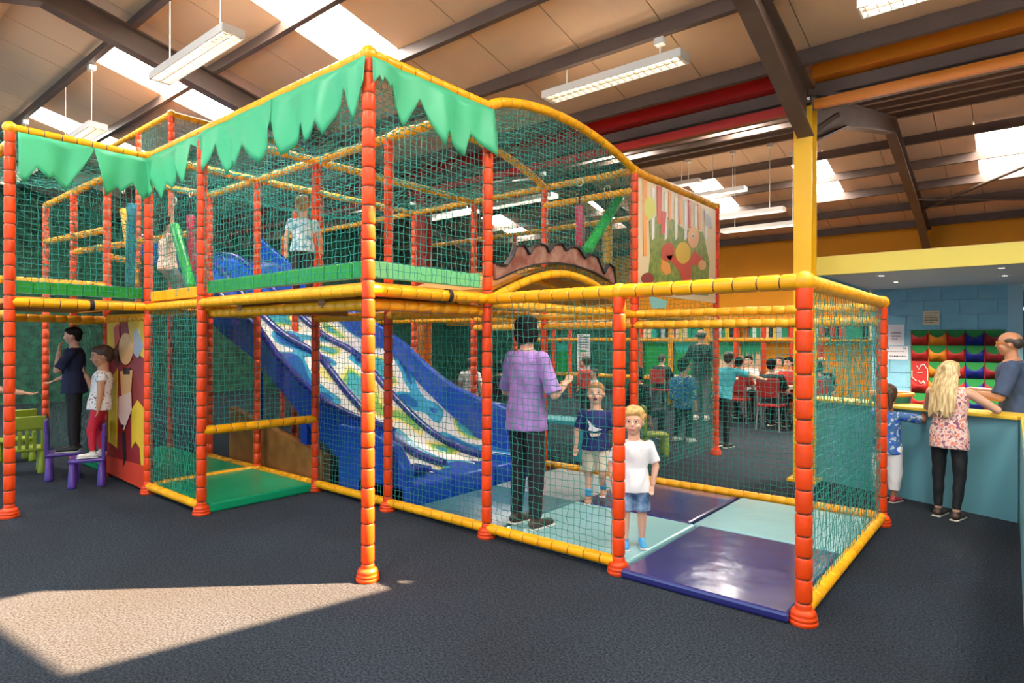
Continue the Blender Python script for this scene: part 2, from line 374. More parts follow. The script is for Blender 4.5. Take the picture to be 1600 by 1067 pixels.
# top rails
for a, b in (((0, 0), (0, 1)), ((0, 1), (1, 1)), ((1, 1), (2, 1)), ((2, 1), (3, 1)), ((3, 1), (3, 2))): rail(P(*a, ZT), P(*b, ZT), True)
for a, b in (((3, 4), (3, 5)), ((3, 5), (3, 6))): rail(P(*a, ZT), P(*b, ZT), True)
for a, b in (((1, 1), (1, 2)), ((0, 1), (0, 2)), ((-1, 2), (0, 2)), ((0, 2), (1, 2)), ((1, 2), (2, 2)), ((2, 2), (3, 2)), ((0, 2), (0, 4)), ((1, 2), (1, 4)),
             ((-3, 4), (-1, 4)), ((-1, 4), (1, 4)), ((1, 4), (2, 4)), ((2, 4), (3, 4)), ((-3, 1), (-1, 1)), ((-1, 1), (0, 1)), ((-1, 1), (-1, 2)), ((-2, 6), (0, 6)), ((0, 6), (3, 6))): rail(P(*a, ZT), P(*b, ZT))
rail(P(2, 4, ZT - .22), P(3, 4, ZT - .22))
rail(P(0, 0, ZT - .14), P(-2, 0, ZT - .14))
for a, b in (((-2, 2), (-4, 2)), ((-2, 2), (-2, 4))): rail(P(*a, Z3), P(*b, Z3))
for ij in ((0, 0), (0, 1), (3, 1), (3, 4), (3, 6)): ballcap(P(*ij, ZT), .058)
ballcap(P(-2, 2, Z3), .058)
# arches over the bridge
def arch(i, j0, j1, rise, sep, n=18):
    a, b = P(i, j0, ZT), P(i, j1, ZT); pts = []
    for k in range(n + 1):
        t = k / n; p = a.lerp(b, t); p.z += rise * math.sin(math.pi * t ** .85) ** .8; pts.append(p)
    run('arch_rail', pts, RR, SEGR, sep, .145); return pts
ARC3 = arch(3, 2, 4, .20, True); ARC2 = arch(2, 2, 4, .28, False)
# deck level rails
for a, b in (((0, 0), (0, 1)), ((0, 1), (1, 1)), ((1, 1), (2, 1)), ((2, 1), (3, 1)), ((3, 1), (3, 2))): rail(P(*a, ZD), P(*b, ZD), True)
for a, b in (((3, 2), (4, 2)), ((4, 2), (5, 2)), ((5, 2), (5, 3)), ((5, 3), (5, 4))): rail(P(*a, ZD), P(*b, ZD), True, .047)
rail(P(3, 1, ZD - .09) + V(-.09, .09, 0), P(3, 2, ZD - .09) + V(-.09, 0, 0)); rail(P(1, 1, ZD - .09) + V(0, .09, 0), P(3, 1, ZD - .09) + V(-.09, .09, 0))
for a, b in (((1, 2), (3, 2)), ((-2, 1), (0, 1)), ((-2, 0), (0, 0)), ((-1, 0), (-1, 1))): rail(P(*a, ZD - .105), P(*b, ZD - .105))
for a, b in (((3, 4), (4, 4)), ((4, 4), (5, 4)), ((2, 4), (3, 4)), ((-2, 4), (2, 4)), ((3, 2), (3, 4)), ((3, 4), (3, 6)), ((0, 1), (0, 2)), ((1, 1), (1, 2)), ((2, 2), (2, 4)), ((0, 6), (3, 6))): rail(P(*a, ZD - .04), P(*b, ZD - .04))
for a, b in (((3, 4), (5, 4)), ((2, 4), (3, 4)), ((1, 4), (2, 4))): rail(P(*a, ZD - .16), P(*b, ZD - .16))
ballcap(P(5, 2, ZD), .06); ballcap(P(5, 4, ZD), .06); ballcap(P(4, 2, ZD), .058); ballcap(P(3, 2, ZD), .058)
# floor rails
F = .075
def frail(a, b, sep): rail(a, b, sep, .040)
for a, b in (((1, 2), (2, 2)), ((2, 2), (3, 2)), ((3, 2), (4, 2)), ((5, 2), (5, 3)), ((5, 3), (5, 4)), ((0, 1), (1, 1))): frail(P(*a, F), P(*b, F), True)
for a, b in (((2, 4), (3, 4)), ((3, 4), (4, 4)), ((4, 4), (5, 4)), ((0, 1), (0, 2)), ((-1, 2), (1, 2))): frail(P(*a, F), P(*b, F), False)
rail(P(1, 1, .755), P(1, 2, .755), True); rail(P(-1, 0, 2.2), P(-1, 1, 2.2)); rail(P(-1, 1, 2.55), P(-3, 2, 2.75)); rail(P(-2, 1, 2.7), P(-1, 2, 3.0)); rail(P(-1, 1, 2.85), P(-3, 1, 2.95))
# black strap wraps on the deck rail
for p in (P(3, 1, ZD).lerp(P(3, 2, ZD), .62), P(0, 0, ZD).lerp(P(0, 1, ZD), .55)):
    MB().lathe([(.050, -.02), (.052, 0), (.050, .02)], p, 14, Matrix.Rotation(math.pi / 2, 3, 'X')).build('strap', BLACK, FR)
# deck floors: plywood boards
def deck(i0, i1, j0, j1, z=ZD + .03):
    for i in range(i0, i1):
        for j in range(j0, j1):
            x0, x1, y0, y1 = XS[i] + .03, XS[i + 1] - .03, YS[j] + .03, YS[j + 1] - .03
            MB().box(((x0 + x1) / 2, (y0 + y1) / 2, z), (x1 - x0, y1 - y0, .05)).build('deck_board', PLY, FR, .006)
deck(-2, 3, 0 if False else 1, 2); deck(-2, 0, 0, 1); deck(-1, 1, 2, 2 + 0)
# under-deck joists
for i in (1, 2): MB().box(((XS[i] + XS[i + 1]) / 2, (YS[1] + YS[2]) / 2, ZD - .05), (.08, YS[2] - YS[1] - .1, .10)).build('joist', WOOD, FR, .005)
# padded kerbs on the deck edge
def kerb(a, b, m, z0=2.0, z1=2.11, t=.05, n=9):
    a = Vector(a); b = Vector(b); d = (b - a); 
    for k in range(n):
        p = a + d * ((k + .5) / n); q = MB(); L_ = d.length / n - .004
        q.box((0, 0, 0), (L_, t, z1 - z0)); q.build('kerb_pad', m, FR, .008, Matrix.Translation((p.x, p.y, (z0 + z1) / 2)) @ Matrix.Rotation(math.atan2(d.y, d.x), 4, 'Z'))
kerb(P(1, 1, 0) + V(.05, .05, 0), P(3, 1, 0) + V(-.05, .05, 0), GREENPAD, n=14)
kerb(P(3, 1, 0) + V(-.05, .05, 0), P(3, 2, 0) + V(-.05, -.05, 0), mat('mint_vinyl', (.20, .62, .26), .35, bump=.1, bscale=14), n=8)
kerb(P(0, 0, 0) + V(-.05, .05, 0), P(0, 1, 0) + V(-.05, -.05, 0), GREENPAD, n=8)
kerb(P(0, 1, 0) + V(.06, .02, 0), P(1, 1, 0) + V(-.06, .02, 0), YELLOW, 1.97, 2.07, n=8)

# ------------------------------------------------------------------ nets (real cords)
NETR = .0026
def net_fn(fn, nu, nv, m=NETM, r=NETR, jit=.004, name='safety_net'):
    g = np.array([[fn(i / nu, j / nv) for j in range(nv + 1)] for i in range(nu + 1)])
    g = g + RNG.normal(0, jit, g.shape)
    vs = []; qs = []; off = 0
    for A in (g, g.transpose(1, 0, 2)):
        n, k, _ = A.shape
        d = np.gradient(A, axis=1); d /= np.linalg.norm(d, axis=2, keepdims=True) + 1e-9
        ref = np.array([.31, .62, .72]); ref = ref / np.linalg.norm(ref)
        s = np.cross(d, ref); s /= np.linalg.norm(s, axis=2, keepdims=True) + 1e-9; t = np.cross(d, s)
        ring = np.stack([A + r * (s * math.cos(a) + t * math.sin(a)) for a in (0, 2.0944, 4.18879)], 2)   # n,k,3,3
        vs.append(ring.reshape(-1, 3)); idx = np.arange(n * k * 3).reshape(n, k, 3) + off; off += n * k * 3
        for e in range(3):
            f = (e + 1) % 3; qs.append(np.stack([idx[:, :-1, e], idx[:, :-1, f], idx[:, 1:, f], idx[:, 1:, e]], -1).reshape(-1, 4))
    me = np_mesh(name, np.concatenate(vs), np.concatenate(qs), m, True)
    return inst(name, me, FR)
def net(A, B, z0, z1, cell=.052, bulge=(0, 0, 0), m=NETM, jit=.004, name='safety_net'):
    A = Vector((A[0], A[1], 0)); B = Vector((B[0], B[1], 0)); bl = Vector(bulge)
    nu = max(2, round((B - A).length / cell)); nv = max(2, round((z1 - z0) / cell))
    ph = random.uniform(0, 6)
    def fn(u, v):
        p = A.lerp(B, u); p.z = z0 + (z1 - z0) * v
        w = math.sin(math.pi * u) * math.sin(math.pi * v)
        p += bl * w; p.z += .006 * math.sin(9 * u + ph) * w
        return tuple(p)
    return net_fn(fn, nu, nv, m, jit=jit)
def hnet(i0, i1, j0, j1, z, sag=.12, cell=.07, m=NETM, jit=.010):
    x0, x1, y0, y1 = XS[i0], XS[i1], YS[j0], YS[j1]
    def fn(u, v): return (x0 + (x1 - x0) * u, y0 + (y1 - y0) * v, z - sag * math.sin(math.pi * u) * math.sin(math.pi * v))
    return net_fn(fn, max(2, round((x1 - x0) / cell)), max(2, round((y1 - y0) / cell)), m, jit=jit)
def p2(i, j): return (XS[i], YS[j])
zl, zh, zu = .10, ZD - .04, ZT - .03
for a, b in (((2, 2), (3, 2)), ((3, 2), (4, 2)), ((5, 2), (5, 3)), ((5, 3), (5, 4)), ((0, 1), (1, 1)), ((1, 2), (2, 2))): net(p2(*a), p2(*b), zl, zh)
for a, b in (((2, 4), (3, 4)), ((3, 4), (4, 4)), ((4, 4), (5, 4)), ((3, 4), (3, 6))): net(p2(*a), p2(*b), zl, zh)
net(p2(1, 1), p2(1, 2), .8, zh)
for a, b in (((1, 1), (2, 1)), ((2, 1), (3, 1)), ((3, 1), (3, 2)), ((0, 0), (0, 1)), ((0, 1), (1, 1))): net(p2(*a), p2(*b), 2.0, zu)
def archnet(i, pts):
    n = 46
    def fn(u, v):
        k = u * (len(pts) - 1); a = int(min(k, len(pts) - 2)); p = pts[a].lerp(pts[a + 1], k - a); z0 = 2.15
        return (p.x, p.y, z0 + (p.z - z0) * v)
    net_fn(fn, n, 34)
archnet(3, ARC3)
def roofarch():
    def fn(u, v):
        k = u * (len(ARC3) - 1); a = int(min(k, len(ARC3) - 2)); p = ARC3[a].lerp(ARC3[a + 1], k - a); q = ARC2[a].lerp(ARC2[a + 1], k - a)
        r = q.lerp(p, v); r.z -= .10 * math.sin(math.pi * v); return tuple(r)
    net_fn(fn, 42, 22, jit=.008)
roofarch()
for a in ((0, 1, 1, 2), (1, 2, 1, 2), (2, 3, 1, 2), (-1, 0, 1, 2), (0, 1, 2, 4), (1, 2, 2, 4), (-1, 0, 2, 4), (-2, 0, 0, 1)): hnet(*a, ZT)
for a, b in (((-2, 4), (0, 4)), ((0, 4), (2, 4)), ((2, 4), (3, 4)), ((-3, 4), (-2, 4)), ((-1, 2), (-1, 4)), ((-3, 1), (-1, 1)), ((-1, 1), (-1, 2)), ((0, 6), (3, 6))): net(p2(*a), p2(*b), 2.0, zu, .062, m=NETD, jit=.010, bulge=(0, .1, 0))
for a, b in (((-3, 2), (-2, 2)), ((-2, 2), (-2, 4))): net(p2(*a), p2(*b), ZT, Z3, .06, m=NETM)
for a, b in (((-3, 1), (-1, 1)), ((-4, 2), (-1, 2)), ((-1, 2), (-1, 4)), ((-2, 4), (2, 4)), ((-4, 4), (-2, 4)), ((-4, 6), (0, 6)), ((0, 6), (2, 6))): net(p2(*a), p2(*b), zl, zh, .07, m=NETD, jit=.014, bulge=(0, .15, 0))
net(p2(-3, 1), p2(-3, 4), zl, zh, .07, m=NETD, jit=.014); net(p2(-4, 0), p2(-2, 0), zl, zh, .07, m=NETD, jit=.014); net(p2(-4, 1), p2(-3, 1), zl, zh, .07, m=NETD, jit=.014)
# slack climbing nets in the upper left bay
for k in range(3):
    a, b = random.uniform(-.3, .3), random.uniform(-.3, .3)
    x0 = XS[-1] - .4 * k
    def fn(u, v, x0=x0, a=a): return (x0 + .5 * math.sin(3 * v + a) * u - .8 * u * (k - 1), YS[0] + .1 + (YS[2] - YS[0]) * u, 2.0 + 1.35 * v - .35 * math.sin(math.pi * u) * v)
    net_fn(fn, 26, 20, NETD, jit=.02, name='climbing_net')

# ------------------------------------------------------------------ awnings: jagged cloth hung from the top rail
def awning(pix, axis, c, nrm, top=ZT - .035, amp=.03):
    w = [onx(u, v, c) if axis == 'x' else ony(u, v, c) for u, v in pix]
    pr = [((p.y if axis == 'x' else p.x), p.z) for p in w]
    S = []
    for (a, za), (b, zb) in zip(pr, pr[1:]):
        n = max(2, int(abs(b - a) / .03)); S += [(a + (b - a) * k / n, za + (zb - za) * k / n) for k in range(n)]
    S.append(pr[-1]); R = 7; vs = []; ph = random.uniform(0, 6)
    for s_, zb in S:
        for r in range(R + 1):
            t = r / R; z = top + (min(zb, top - .02) - top) * t; h = top - z
            d = amp * (math.sin(s_ * 11 + ph) + .6 * math.sin(s_ * 23 + 2 * ph)) * min(1, h / .3 + .15) + .02
            vs.append((c + d * nrm, s_, z) if axis == 'x' else (s_, c + d * nrm, z))
    q = [(i * (R + 1) + r, (i + 1) * (R + 1) + r, (i + 1) * (R + 1) + r + 1, i * (R + 1) + r + 1) for i in range(len(S) - 1) for r in range(R)]
    o = inst('awning', np_mesh('awning', vs, q, AWN, True), FR); sd = o.modifiers.new('thick', 'SOLIDIFY'); sd.thickness = .004
    return o
awning([(27, 278), (37, 287), (56, 263), (74, 281), (81, 275), (104, 298), (146, 236)], 'x', XS[0] + .03, 1)
awning([(146, 234), (164, 307), (185, 292), (190, 300), (206, 288), (222, 314), (235, 300)], 'x', XS[0] + .03, 1)
awning([(230, 310), (247, 282), (255, 312), (263, 288), (268, 294), (274, 273), (281, 251), (291, 289), (302, 226), (315, 235), (326, 271), (343, 226), (353, 273), (361, 246), (375, 264), (384, 228), (404, 255), (429, 190)], 'y', YS[1] - .03, -1)
awning([(429, 190), (446, 245), (460, 222), (476, 192), (483, 225), (503, 192), (512, 213), (537, 140), (542, 143), (556, 192), (571, 138), (576, 130)], 'y', YS[1] - .03, -1)
awning([(578, 132), (588, 120), (591, 131), (595, 122), (605, 139), (610, 130), (632, 199), (652, 156), (686, 231), (694, 206), (725, 245), (732, 210), (768, 248)], 'x', XS[3] + .03, 1)

# ------------------------------------------------------------------ bridge parapet, bridge arch, treads (parts of the frame)
BRK = mat('painted_brick', (.22, .055, .03), .5, .4, var=.2, vscale=9, col2=(.33, .17, .12))
pts_top = [(775, 412), (790, 415), (800, 400), (806, 384), (818, 382), (826, 398), (832, 386), (842, 380), (852, 384), (857, 394), (866, 381), (876, 380), (884, 392), (892, 385), (902, 387), (913, 404), (920, 397), (932, 401), (943, 428), (950, 412), (958, 418), (961, 444)]
pts_bot = [(950, 438), (925, 424), (895, 414), (865, 410), (835, 413), (805, 423), (775, 437)]
xb = XS[3] + .055
MB().prism([onx(u, v, xb) for u, v in pts_top + pts_bot], (-.035, 0, 0)).build('bridge_parapet', BRK, FR)
edge = MB()
for a, b in zip(pts_top, pts_top[1:]): edge.bar(onx(*a, xb), onx(*b, xb), .010, .045, (1, 0, 0))
for a, b in zip(pts_bot, pts_bot[1:]): edge.bar(onx(*a, xb), onx(*b, xb), .010, .045, (1, 0, 0))
edge.build('parapet_trim', BLACK, FR)
def lowarch(x, rise=.27, sep=True):
    pts = []
    for k in range(15):
        t = k / 14; pts.append((x, YS[2] + .05 + (YS[4] - YS[2] - .35) * t, 1.93 + rise * math.sin(math.pi * t)))
    run('bridge_arch', pts, .036, SEGR, sep, .15); return pts
la = lowarch(XS[3] + .03); lb = lowarch(XS[2] + .05, sep=False); run('bridge_arch', [(XS[3] - .4, p[1], p[2] - .03) for p in la], .03, SEGR, False, .15)
for (a, b, c), (d, e, f) in zip(la[:-1], la[1:]):
    MB().prism([(XS[2] + .08, b + .004, c + .045), (XS[3] - .02, b + .004, c + .045), (XS[3] - .02, e - .004, f + .045), (XS[2] + .08, e - .004, f + .045)], (0, 0, .03)).build('bridge_tread', PLY, FR)

# ------------------------------------------------------------------ wave slide
SX = [-11.3, -10.8, -10.3, -9.8, -9.3, -8.8, -8.4, -8.0, -7.7, -7.4, -7.1, -6.85, -6.55, -6.2, -5.85, -5.5, -5.2, -4.95, -4.72]
SZ = [3.05, 3.03, 2.92, 2.66, 2.36, 2.06, 1.84, 1.64, 1.52, 1.44, 1.35, 1.20, .95, .74, .52, .36, .27, .23, .21]
def bedz(x): return float(np.interp(x, SX, SZ))
slide = empty('wave_slide', (-4.7, 4.85, 0), label='wide blue three-lane wavy slide with splashed white, green and yellow lanes', cat='slide')
so = Vector((-4.7, 4.85, 0))
xf = np.linspace(-11.3, -4.72, 70); zf = np.interp(xf, SX, SZ)
zf = np.convolve(np.pad(zf, 2, 'edge'), np.ones(5) / 5, 'valid')
LANE = bpy.data.materials.new('slide_lane'); LANE.use_nodes = True; nt = LANE.node_tree; N = nt.nodes; L = nt.links; b = N['Principled BSDF']; b.inputs['Roughness'].default_value = .2
tc = N.new('ShaderNodeTexCoord'); mp = N.new('ShaderNodeMapping'); mp.inputs['Scale'].default_value = (1.1, 1.9, .6); nz = N.new('ShaderNodeTexNoise'); nz.inputs['Scale'].default_value = 1.25; nz.inputs['Detail'].default_value = .5
L.new(tc.outputs['Object'], mp.inputs['Vector']); L.new(mp.outputs[0], nz.inputs['Vector']); rp = N.new('ShaderNodeValToRGB'); rp.color_ramp.interpolation = 'CONSTANT'; el = rp.color_ramp.elements
el[0].position = 0; el[0].color = (.015, .11, .40, 1); el[1].position = .37; el[1].color = (.05, .36, .55, 1)
for p_, c_ in ((.42, (.78, .78, .72)), (.55, (.80, .72, .25)), (.59, (.25, .52, .12)), (.63, (.06, .38, .45))): e_ = el.new(p_); e_.color = (*c_, 1)
sp = N.new('ShaderNodeSeparateXYZ'); L.new(tc.outputs['Object'], sp.inputs[0]); gt = N.new('ShaderNodeMath'); gt.operation = 'LESS_THAN'; gt.inputs[1].default_value = -3.9; L.new(sp.outputs['X'], gt.inputs[0])
mxl = N.new('ShaderNodeMix'); mxl.data_type = 'RGBA'; mxl.inputs['B'].default_value = (.010, .07, .42, 1)   # the upper run is plain blue
L.new(nz.outputs['Fac'], rp.inputs['Fac']); L.new(gt.outputs[0], mxl.inputs['Factor']); L.new(rp.outputs['Color'], mxl.inputs['A']); L.new(mxl.outputs['Result'], b.inputs['Base Color'])
ylane = [3.98, 4.60, 5.22, 5.84]
for a, c in zip(ylane, ylane[1:]):
    vs = []; ny = 6
    for x, z in zip(xf, zf):
        for k in range(ny + 1): t = k / ny; vs.append((x - so.x, a + (c - a) * t - so.y, z + .05 * (2 * t - 1) ** 4))
    q = [(i * (ny + 1) + k, (i + 1) * (ny + 1) + k, (i + 1) * (ny + 1) + k + 1, i * (ny + 1) + k + 1) for i in range(len(xf) - 1) for k in range(ny)]
    o = inst('lane', np_mesh('lane', vs, q, LANE, True), slide); sd = o.modifiers.new('t', 'SOLIDIFY'); sd.thickness = .05; sd.offset = -1
for y in ylane[1:3]:
    MB().tube([(x - so.x, y - so.y, z + .065) for x, z in zip(xf, zf)], .045, 10).build('divider', DBLUE, slide)
# straight side walls (stringers): near one low, far one high
LX = [-11.0, -9.6, -8.24, -7.32, -6.87, -6.32, -5.94, -5.42, -4.95, -4.75]
NZ0 = [3.0, 2.62, 1.93, 1.50, 1.08, .80, .70, .66, .58, .50]; NZ1 = [3.25, 2.9, 2.16, 1.74, 1.40, 1.10, .92, .80, .74, .70]
NZ0 = [min(a, b_ - .07) for a, b_ in zip(NZ0, np.interp(LX, SX, SZ))]; FZ0 = [z for z in np.interp(LX, SX, SZ) - .15]; FZ1 = [3.5, 2.75, 2.08, 1.74, 1.52, 1.18, .98, .82, .74, .72]
for nm, y, z0, z1, t in (('side_wall', 3.92, NZ0, NZ1, .07), ('side_wall', 5.88, FZ0, FZ1, .08)):
    mb = MB()
    xs_ = np.linspace(LX[0], LX[-1], 40); a0 = np.interp(xs_, LX, z0); a1 = np.interp(xs_, LX, z1)
    p = [(x - so.x, y - so.y - t / 2, z) for x, z in zip(xs_, a0)] + [(x - so.x, y - so.y - t / 2, z) for x, z in zip(xs_[::-1], a1[::-1])]
    n = len(xs_)
    for k in range(n - 1):
        q = [(xs_[k] - so.x, y - so.y - t / 2, a0[k]), (xs_[k + 1] - so.x, y - so.y - t / 2, a0[k + 1]), (xs_[k + 1] - so.x, y - so.y - t / 2, a1[k + 1]), (xs_[k] - so.x, y - so.y - t / 2, a1[k])]
        r = [(a, b_ + t, c_) for a, b_, c_ in q]
        mb.add(q + r, [(0, 1, 2, 3), (7, 6, 5, 4), (3, 2, 6, 7), (1, 0, 4, 5)] + ([(0, 3, 7, 4)] if k == 0 else []) + ([(2, 1, 5, 6)] if k == n - 2 else []))
    w = mb.build(nm, BLUEV, slide)
    MB().tube([(x - so.x, y - so.y, z) for x, z in zip(xs_, a1)], .042, 8).build('top_roll', DBLUE if y < 5 else BLUEV, w)
# landing pads and end walls
MB().box((-.05, -.75, .115), (.75, .62, .23)).build('landing_pad', BLUEV, slide, .03)
MB().box((-.05, -.12, .115), (.75, .60, .23)).build('landing_pad', BLUEV, slide, .03)
MB().box((-.05, .52, .115), (.75, .62, .23)).build('landing_pad', BLUEV, slide, .03)
MB().box((-.10, -.72, .27), (.25, .5, .06)).build('step_pad', DBLUE, slide, .015)
for yy, hh in ((-1.0, .62), (1.0, .72)):
    MB().prism([(-.75, yy - .06, 0), (.30, yy - .06, 0), (.28, yy - .06, hh * .62), (.12, yy - .06, hh * .95), (-.3, yy - .06, hh + .08), (-.75, yy - .06, hh + .1)], (0, .12, 0)).build('end_wall', BLUEV, slide, .025)
for x, h in ((-1.55, .72), (-.55, .55), (-2.6, 1.2)): MB().box((x, -.93, h / 2), (.12, .06, h)).build('support_leg', BLUEV, slide, .01)
# brown ramp box under the slide
rb = tag(MB().prism([(-7.9, 3.85, 0), (-5.82, 3.85, 0), (-5.82, 3.85, .34), (-7.9, 3.85, .72)], (0, .1, 0)).build('timber_box', WOOD), 'brown timber boxing standing under the slide behind the green mat', 'panel')

# ------------------------------------------------------------------ floor mats
def fmat(x0, x1, y0, y1, m, lab, h=.06, grp='floor mats inside the play frame', wrinkle=0):
    o = MB().box(((x0 + x1) / 2, (y0 + y1) / 2, h / 2), (x1 - x0 - .012, y1 - y0 - .012, h)).build('floor_mat', m, None, .018)
    return tag(o, lab, 'mat', grp)
x2, x3, x4, x5 = XS[2], XS[3], XS[4], XS[5]; r2, r3, r4 = YS[2] + .05, 4.95, YS[4] - .05
fmat(x4 + .05, x5 - .055, r2 - .13, r3, NAVY, 'glossy navy vinyl mat in the open doorway beside the front corner post')
fmat(x4 - .01, x5 - .055, r3, r4, AQUA, 'pale aqua vinyl mat behind the navy doorway mat')
fmat(x3 + .05, x4 + .03, r2, r3, AQUA, 'pale aqua vinyl mat under the toddler in the white shirt')
fmat(x3 + .05, x4 - .03, r3, r4, NAVY, 'navy vinyl mat at the back rail behind the toddler')
fmat(x2 + .25, x3 + .04, r2, r3, TEALV, 'dark teal grey vinyl mat under the woman in the purple shirt')
fmat(x2 + .25, x3 + .04, r3, r4, GREY, 'light grey vinyl mat beside the bottom of the slide')
fmat(XS[-2], XS[1] + .03, YS[1] + .05, YS[2] - .05, GREENMAT, 'shiny green vinyl mat in the low entrance left of the slide', .09)

# ------------------------------------------------------------------ mural boards (flat painted boards with generic jungle shapes)
CREAM = mat('board_cream', (.80, .62, .36), .4); LIME = mat('board_lime', (.50, .52, .06), .4, var=.4, vscale=14, col2=(.10, .22, .02)); RED1 = mat('board_red', (.62, .05, .015), .4); RED2 = mat('board_maroon', (.28, .015, .012), .4)
OR1 = mat('board_orange', (.85, .33, .05), .4); TAN = mat('board_tan', (.80, .42, .16), .4); PINKB = mat('board_pink', (.85, .55, .42), .4); WHT = mat('board_white', (.85, .82, .76), .4); YB = mat('board_yellow', (.75, .48, .02), .4); BLK = mat('board_black', (.01, .01, .01), .4)
GRYB = mat('board_grey', (.45, .45, .47), .4)
mur = empty('mural_panel', (XS[3], YS[5], 2.1), label='tall painted jungle mural board on the frame side above the seating area', cat='mural')
mo = Vector((XS[3], YS[5], 2.1))
MB().box((0, 0, .655), (.03, YS[6] - YS[4] - .12, 1.29)).build('board', CREAM, mur)
def mshape(pix, m, lift, nm='painted_shape'):
    p = [onx(u, v, XS[3] + .018 + lift) - mo for u, v in pix]
    MB().prism(p, (.004, 0, 0)).build(nm, m, mur)
def ellpix(cx, cy, rx, ry, n=18, rot=0): return [(cx + rx * math.cos(t) * math.cos(rot) - ry * math.sin(t) * math.sin(rot), cy + rx * math.cos(t) * math.sin(rot) + ry * math.sin(t) * math.cos(rot)) for t in [2 * math.pi * k / n for k in range(n)]]
mshape([(1010, 455), (1016, 400), (1014, 345), (1030, 335), (1050, 342), (1070, 360), (1098, 362), (1108, 410), (1106, 462), (1060, 458)], LIME, .000)
for a, b_, c_, d_ in ((1004, 1011, 280, 400), (1026, 1034, 290, 350), (1044, 1049, 298, 345), (1060, 1066, 304, 350), (1075, 1080, 312, 356), (1090, 1095, 318, 360)):
    mshape([(a, c_), (b_, c_ + 3), (b_ - 1, d_), (a + 1, d_)], RED1 if a in (1026, 1075) else OR1, .001)
for a in (1018, 1038, 1054, 1069, 1085, 1101): mshape([(a, 292 + (a - 1018) * .42), (a + 5, 295 + (a - 1018) * .42), (a + 4, 372), (a, 376)], WHT, .0015)
mshape(ellpix(1015, 325, 9, 18), mat('board_pear', (.62, .62, .06), .4), .002)
mshape([(1034, 330), (1041, 332), (1038, 366), (1032, 366)], RED1, .0025)
mshape(ellpix(1043, 394, 10, 15, rot=.2), RED1, .003); mshape([(1040, 400), (1052, 398), (1064, 412), (1078, 404), (1085, 392), (1098, 404), (1092, 414), (1080, 414), (1079, 442), (1066, 442), (1062, 424)], RED1, .003)
mshape(ellpix(1067, 395, 12, 17), YB, .005); mshape(ellpix(1083, 371, 9, 17), TAN, .006); mshape(ellpix(1082, 368, 2.5, 3.5), WHT, .0075); mshape(ellpix(1082.5, 369, 1, 1.8), BLK, .009)
mshape(ellpix(1097, 414, 6, 8), TAN, .005); mshape(ellpix(1012, 435, 10, 9), RED2, .004); mshape([(1034, 405), (1046, 412), (1048, 426), (1040, 430), (1032, 420)], OR1, .004)
mshape([(1014, 462), (1030, 466), (1042, 470), (1040, 482), (1018, 482)], mat('board_aqua', (.25, .55, .5), .4), .002)
mshape([(1100, 330), (1110, 340), (1112, 358), (1102, 352)], GRYB, .003)
# lower left board by the chairs
pan = empty('cartoon_panel', (-7.5, YS[1], 0), label='red and yellow painted board with a pink-snouted animal beside the purple chairs', cat='mural')
po = Vector((-7.5, YS[1], 0))
MB().box((-.12, .0, .97), (1.30, .03, 1.74)).build('board', RED2, pan)
def pshape(pix, m, lift):
    p = [ony(u, v, YS[1] - .018 - lift) - po for u, v in pix]; MB().prism(p, (0, -.004, 0)).build('painted_shape', m, pan)
pshape([(168, 492), (226, 490), (226, 560), (205, 545), (200, 500), (190, 492), (185, 520), (175, 560), (168, 540)], YB, 0)
pshape([(178, 512), (186, 505), (188, 530), (180, 545)], RED1, .002)
pshape([(206, 640), (215, 625), (227, 640), (227, 735), (221, 738), (219, 700), (212, 690), (206, 700)], YB, .001)
pshape([(170, 600), (184, 575), (183, 700), (170, 690)], YB, .001)
pshape([(168, 712), (227, 728), (227, 766), (168, 738)], RED1, .002)
pshape(ellpix(197, 545, 11, 25), TAN, .004); pshape([(188, 580), (207, 578), (205, 610), (197, 628), (190, 615)], TAN, .004)
pshape([(186, 620), (205, 612), (206, 640), (194, 672), (185, 650)], PINKB, .006); pshape(ellpix(192, 666, 2, 3), BLK, .008)
pshape([(208, 520), (215, 512), (225, 540), (216, 560), (209, 552)], GRYB, .003); pshape([(193, 575), (203, 575), (203, 585), (193, 585)], BLK, .006)
pshape([(191, 675), (195, 675), (197, 720), (193, 730)], BLK, .003)

# ------------------------------------------------------------------ hanging punch bags and rings
def bag(a, b, r, m, lab, grp='foam bags hanging in the upper play level'):
    a = Vector(a); b = Vector(b); e = empty('foam_bag', b, label=lab, cat='foam bag', group=grp)
    d = (a - b); M = d.to_track_quat('Z', 'Y').to_matrix()
    MB().lathe([(0, 0), (r * .9, .0), (r, .02), (r, d.length - .02), (r * .9, d.length), (0, d.length)], (0, 0, 0), 14, M).build('body', m, e)
    MB().tube([d, d + Vector((0, 0, .22))], .008, 6).build('hanging_strap', BLACK, e)
    MB().tube([d + Vector((.045 * math.cos(t), 0, .27 + .045 * math.sin(t))) for t in [2 * math.pi * k / 14 for k in range(14)]], .008, 6, closed=True).build('ring', mat('rope_white', (.65, .6, .5), .6), e)
    return e
BB = mat('bag_blue', (.03, .27, .42), .35); BY = mat('bag_yellow', (.85, .42, .02), .35); BG = mat('bag_green', (.02, .40, .05), .32); BP = mat('bag_pink', (.45, .02, .07), .35)
def pxy(u, v, y): return ony(u, v, y)
bag(pxy(206, 318, 2.95), pxy(203, 447, 2.95), .055, BB, 'blue foam bag hanging behind the orange post in the upper left bay')
bag(pxy(193, 328, 3.15), pxy(212, 446, 3.15), .05, BY, 'yellow foam bag hanging beside the blue bag')
bag(pxy(273, 352, 3.0), pxy(299, 448, 3.0), .052, BG, 'green foam bag swinging diagonally beside the climbing child')
